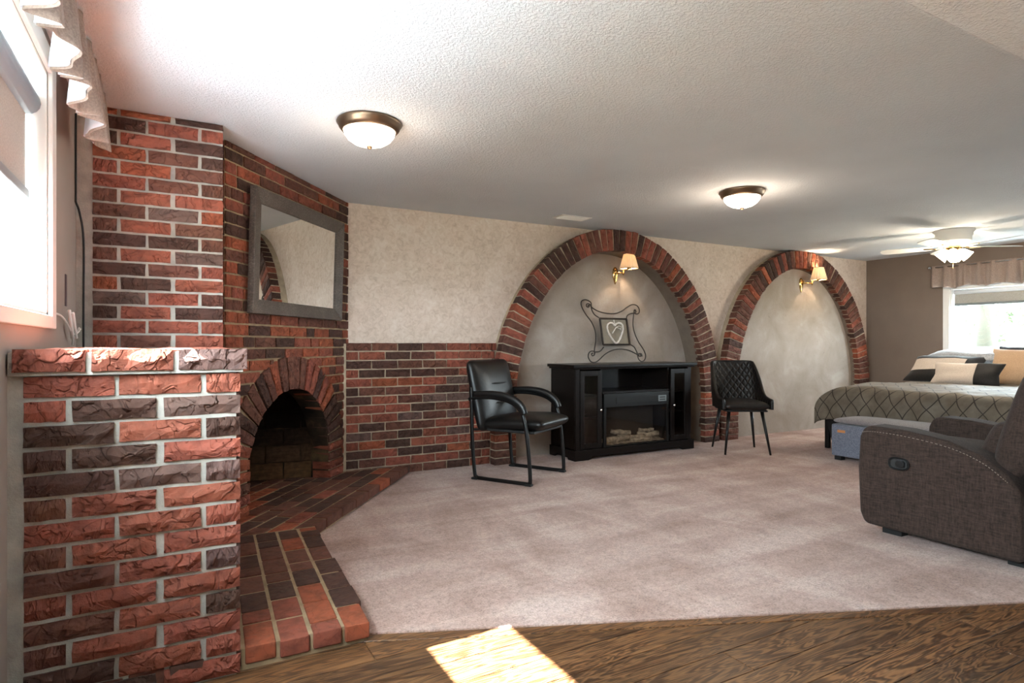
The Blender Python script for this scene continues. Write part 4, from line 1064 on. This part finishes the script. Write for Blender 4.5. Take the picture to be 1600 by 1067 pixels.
# ------------------------------------------------------------------ storage bench at the foot of the bed
bn = thing('storage_bench', 'blue-grey fabric storage bench at the foot of the bed', 'bench', (5.29, 2.72, .008), 0)
MB().box((-.18, -.62, .035), (.19, .63, .315)).build('body', M['blue_grey'], bn, bevel=.012)
cushion('lid', M['mauve_lid'], bn, .385, 1.265, .07, (.005, .005, .345), (0, 0, 0), .010, nx=4, ny=10)
for sx in (-1, 1):
    for sy in (-1, 1): MB().box((sx * .15 - .03, sy * .57 - .03, 0), (sx * .15 + .03, sy * .57 + .03, .036)).build('foot', M['black_rubber'], bn, bevel=.003)
MB().box((-.184, .50, .245), (-.179, .57, .268)).build('fabric_tag', M['orange_tag'], bn)
# ------------------------------------------------------------------ recliner (local: front = +Y, left = -X)
rc = thing('recliner', 'dark brown fabric recliner armchair in the right foreground', 'recliner', (3.73, 1.67, .008), R(2))
RF = M['recliner']
def arm(sx):
    prof = [(.30, .05), (.325, .11), (.335, .35), (.325, .52), (.305, .572), (.26, .585), (.10, .580), (-.10, .552), (-.24, .50), (-.34, .43), (-.395, .35), (-.40, .20), (-.40, .04)]
    mb = MB(); mb.prism(prof[::-1], -.085, .085, lambda u, v, w_: (sx * .375 + w_, u, v)); return mb.build('armrest', RF, rc, bevel=.028, seg=4)
for sx in (-1, 1): arm(sx)
ps = spline([(-.462, .305, .545), (-.464, .25, .555), (-.464, .09, .550), (-.464, -.11, .522), (-.464, -.25, .47), (-.464, -.35, .395)], 40)
wp = ps
for i in range(0, len(wp) - 2, 4):
    MB().tube([wp[i], wp[i + 1], wp[i + 2]], .0022, 5).build('stitch', M['cream_cloth'], rc) if i < 0 else None
st = MB()
for i in range(0, len(wp) - 2, 4): st.tube([wp[i], wp[i + 1], wp[i + 2]], .0016, 5)
so_ = st.build('stitching', plain('stitch_thread', (118, 107, 97), .8), rc); so_['kind'] = 'stuff'
# lever recess and handle
def oval(cx, cy, a, b, n=24): return [(cx + a * (abs(math.cos(t_)) ** .7) * (1 if math.cos(t_) >= 0 else -1), cy + b * (abs(math.sin(t_)) ** .7) * (1 if math.sin(t_) >= 0 else -1)) for t_ in [2 * math.pi * i / n for i in range(n)]]
bz = MB(); n = 24; o1 = oval(.115, .405, .052, .034); o2 = oval(.115, .405, .040, .024)
bz.v = [(-.468, u, v) for u, v in o1] + [(-.474, u, v) for u, v in oval(.115, .405, .047, .030)] + [(-.466, u, v) for u, v in o2] + [(-.455, u, v) for u, v in o1]
for k in range(2):
    for i in range(n): bz.f.append((k * n + i, k * n + (i + 1) % n, (k + 1) * n + (i + 1) % n, (k + 1) * n + i))
bz.f.append(tuple(range(2 * n, 3 * n)))
lv = bz.build('lever_bezel', M['black_rubber'], rc, smooth=False)
MB().prism(oval(.105, .405, .022, .018, 16), -.480, -.466, lambda u, v, w_: (w_, u, v)).build('lever', M['black_metal'], lv, bevel=.003)
cushion('seat_cushion', RF, rc, .58, .62, .20, (0, .0, .385), (R(2), 0, 0), .03)
cushion('footrest', RF, rc, .58, .30, .09, (0, .305, .235), (R(90), 0, 0), .012)
MB().box((-.29, -.36, .09), (.29, .26, .29)).build('base_box', M['black_cloth'], rc, bevel=.01)
# back: two stacked cushions plus outer shell, reclined
def backpart(name, w_, h_, d_, cz, cy, rx, bulge, m=RF, taper=0): return cushion(name, m, rc, w_, h_, d_, (0, cy, cz), (rx, 0, 0), bulge, nx=8, ny=8, taper=taper)
backpart('lumbar_cushion', .60, .30, .15, .50, -.235, R(112), .03)
backpart('back_cushion', .82, .56, .19, .665, -.385, R(107), .035, taper=.03)
MB().prism([(-.42, .26), (-.44, .45), (-.50, .86), (-.60, .86), (-.58, .30), (-.54, .12), (-.42, .12)], -.40, .40, lambda u, v, w_: (w_, u - .0, v)).build('back_shell', RF, rc, bevel=.03, seg=3)
for sx in (-1, 1):
    for y_ in (.20, -.36): MB().box((sx * .33 - .035, y_ - .05, 0), (sx * .33 + .035, y_ + .05, .05)).build('foot', M['black_rubber'], rc, bevel=.004)
    MB().box((sx * .33 - .02, -.36, .045), (sx * .33 + .02, .22, .085)).build('base_rail', M['black_rubber'], rc)
# ------------------------------------------------------------------ outdoors, seen through the windows
struct(MB().box((XL - .2, YF - .2, H + .18), (XR + .2, YB + 4, 6.4)).build('wall_unseen_storey', M['white_paint']))  # unseen storey box overhead, added to keep the sun off the trees
gz = .55
lw = MB().grid(lambda u, v: (-26 + 60 * u, -26 + 56 * v, gz + .1 * noise.noise(Vector((u * 9, v * 9, 0)))), 40, 40)
lw.f = [f for f in lw.f if not all(XL - .9 < lw.v[i][0] < XR + 1.2 and YF - 1.2 < lw.v[i][1] < YB + 1.2 for i in f)]
lw.f = [f for f in lw.f if not any(XL - .3 < lw.v[i][0] < XR + .3 and YF - .3 < lw.v[i][1] < YB + .5 for i in f)]
lo = lw.build('lawn', M['lawn'], smooth=True); lo['kind'] = 'structure'
def tree(x, y, h, r, label, seed, cr, cf=.78):
    rnd = random.Random(seed); o = thing('tree', label, 'tree', (x, y, gz), 0, 'trees outside the windows')
    pts_ = [(rnd.uniform(-.08, .08) * i, rnd.uniform(-.08, .08) * i, h * i / 5) for i in range(6)]
    MB().tube(pts_, [r * (1 - .12 * i) for i in range(6)], 10).build('trunk', M['bark'], o, smooth=True)
    lf_ = MB()
    for i in range(900):
        d_ = Vector((rnd.gauss(0, 1), rnd.gauss(0, 1), rnd.gauss(0, .8))).normalized() * (cr * rnd.uniform(.3, 1) ** .6); c_ = Vector((0, 0, h * cf)) + d_
        a_ = Vector((rnd.gauss(0, 1), rnd.gauss(0, 1), rnd.gauss(0, 1))).normalized(); b_ = a_.orthogonal().normalized(); s_ = rnd.uniform(.08, .16)
        lf_.add([c_ - a_ * s_, c_ + b_ * s_ * .5, c_ + a_ * s_, c_ - b_ * s_ * .5], [(0, 1, 2, 3)])
    lf_.build('foliage', M['leaf'], o)['kind'] = 'stuff'
tree(12.5, 5.36, 4.6, .16, 'pale trunk tree seen through the far bedroom window', 1, 1.6)
tree(16.5, 8.3, 4.2, .2, 'farther leafy tree beyond the far bedroom window', 2, 1.9, .36)
tree(17.5, 5.6, 4.0, .2, 'leafy tree at the right beyond the far bedroom window', 3, 1.9, .36)
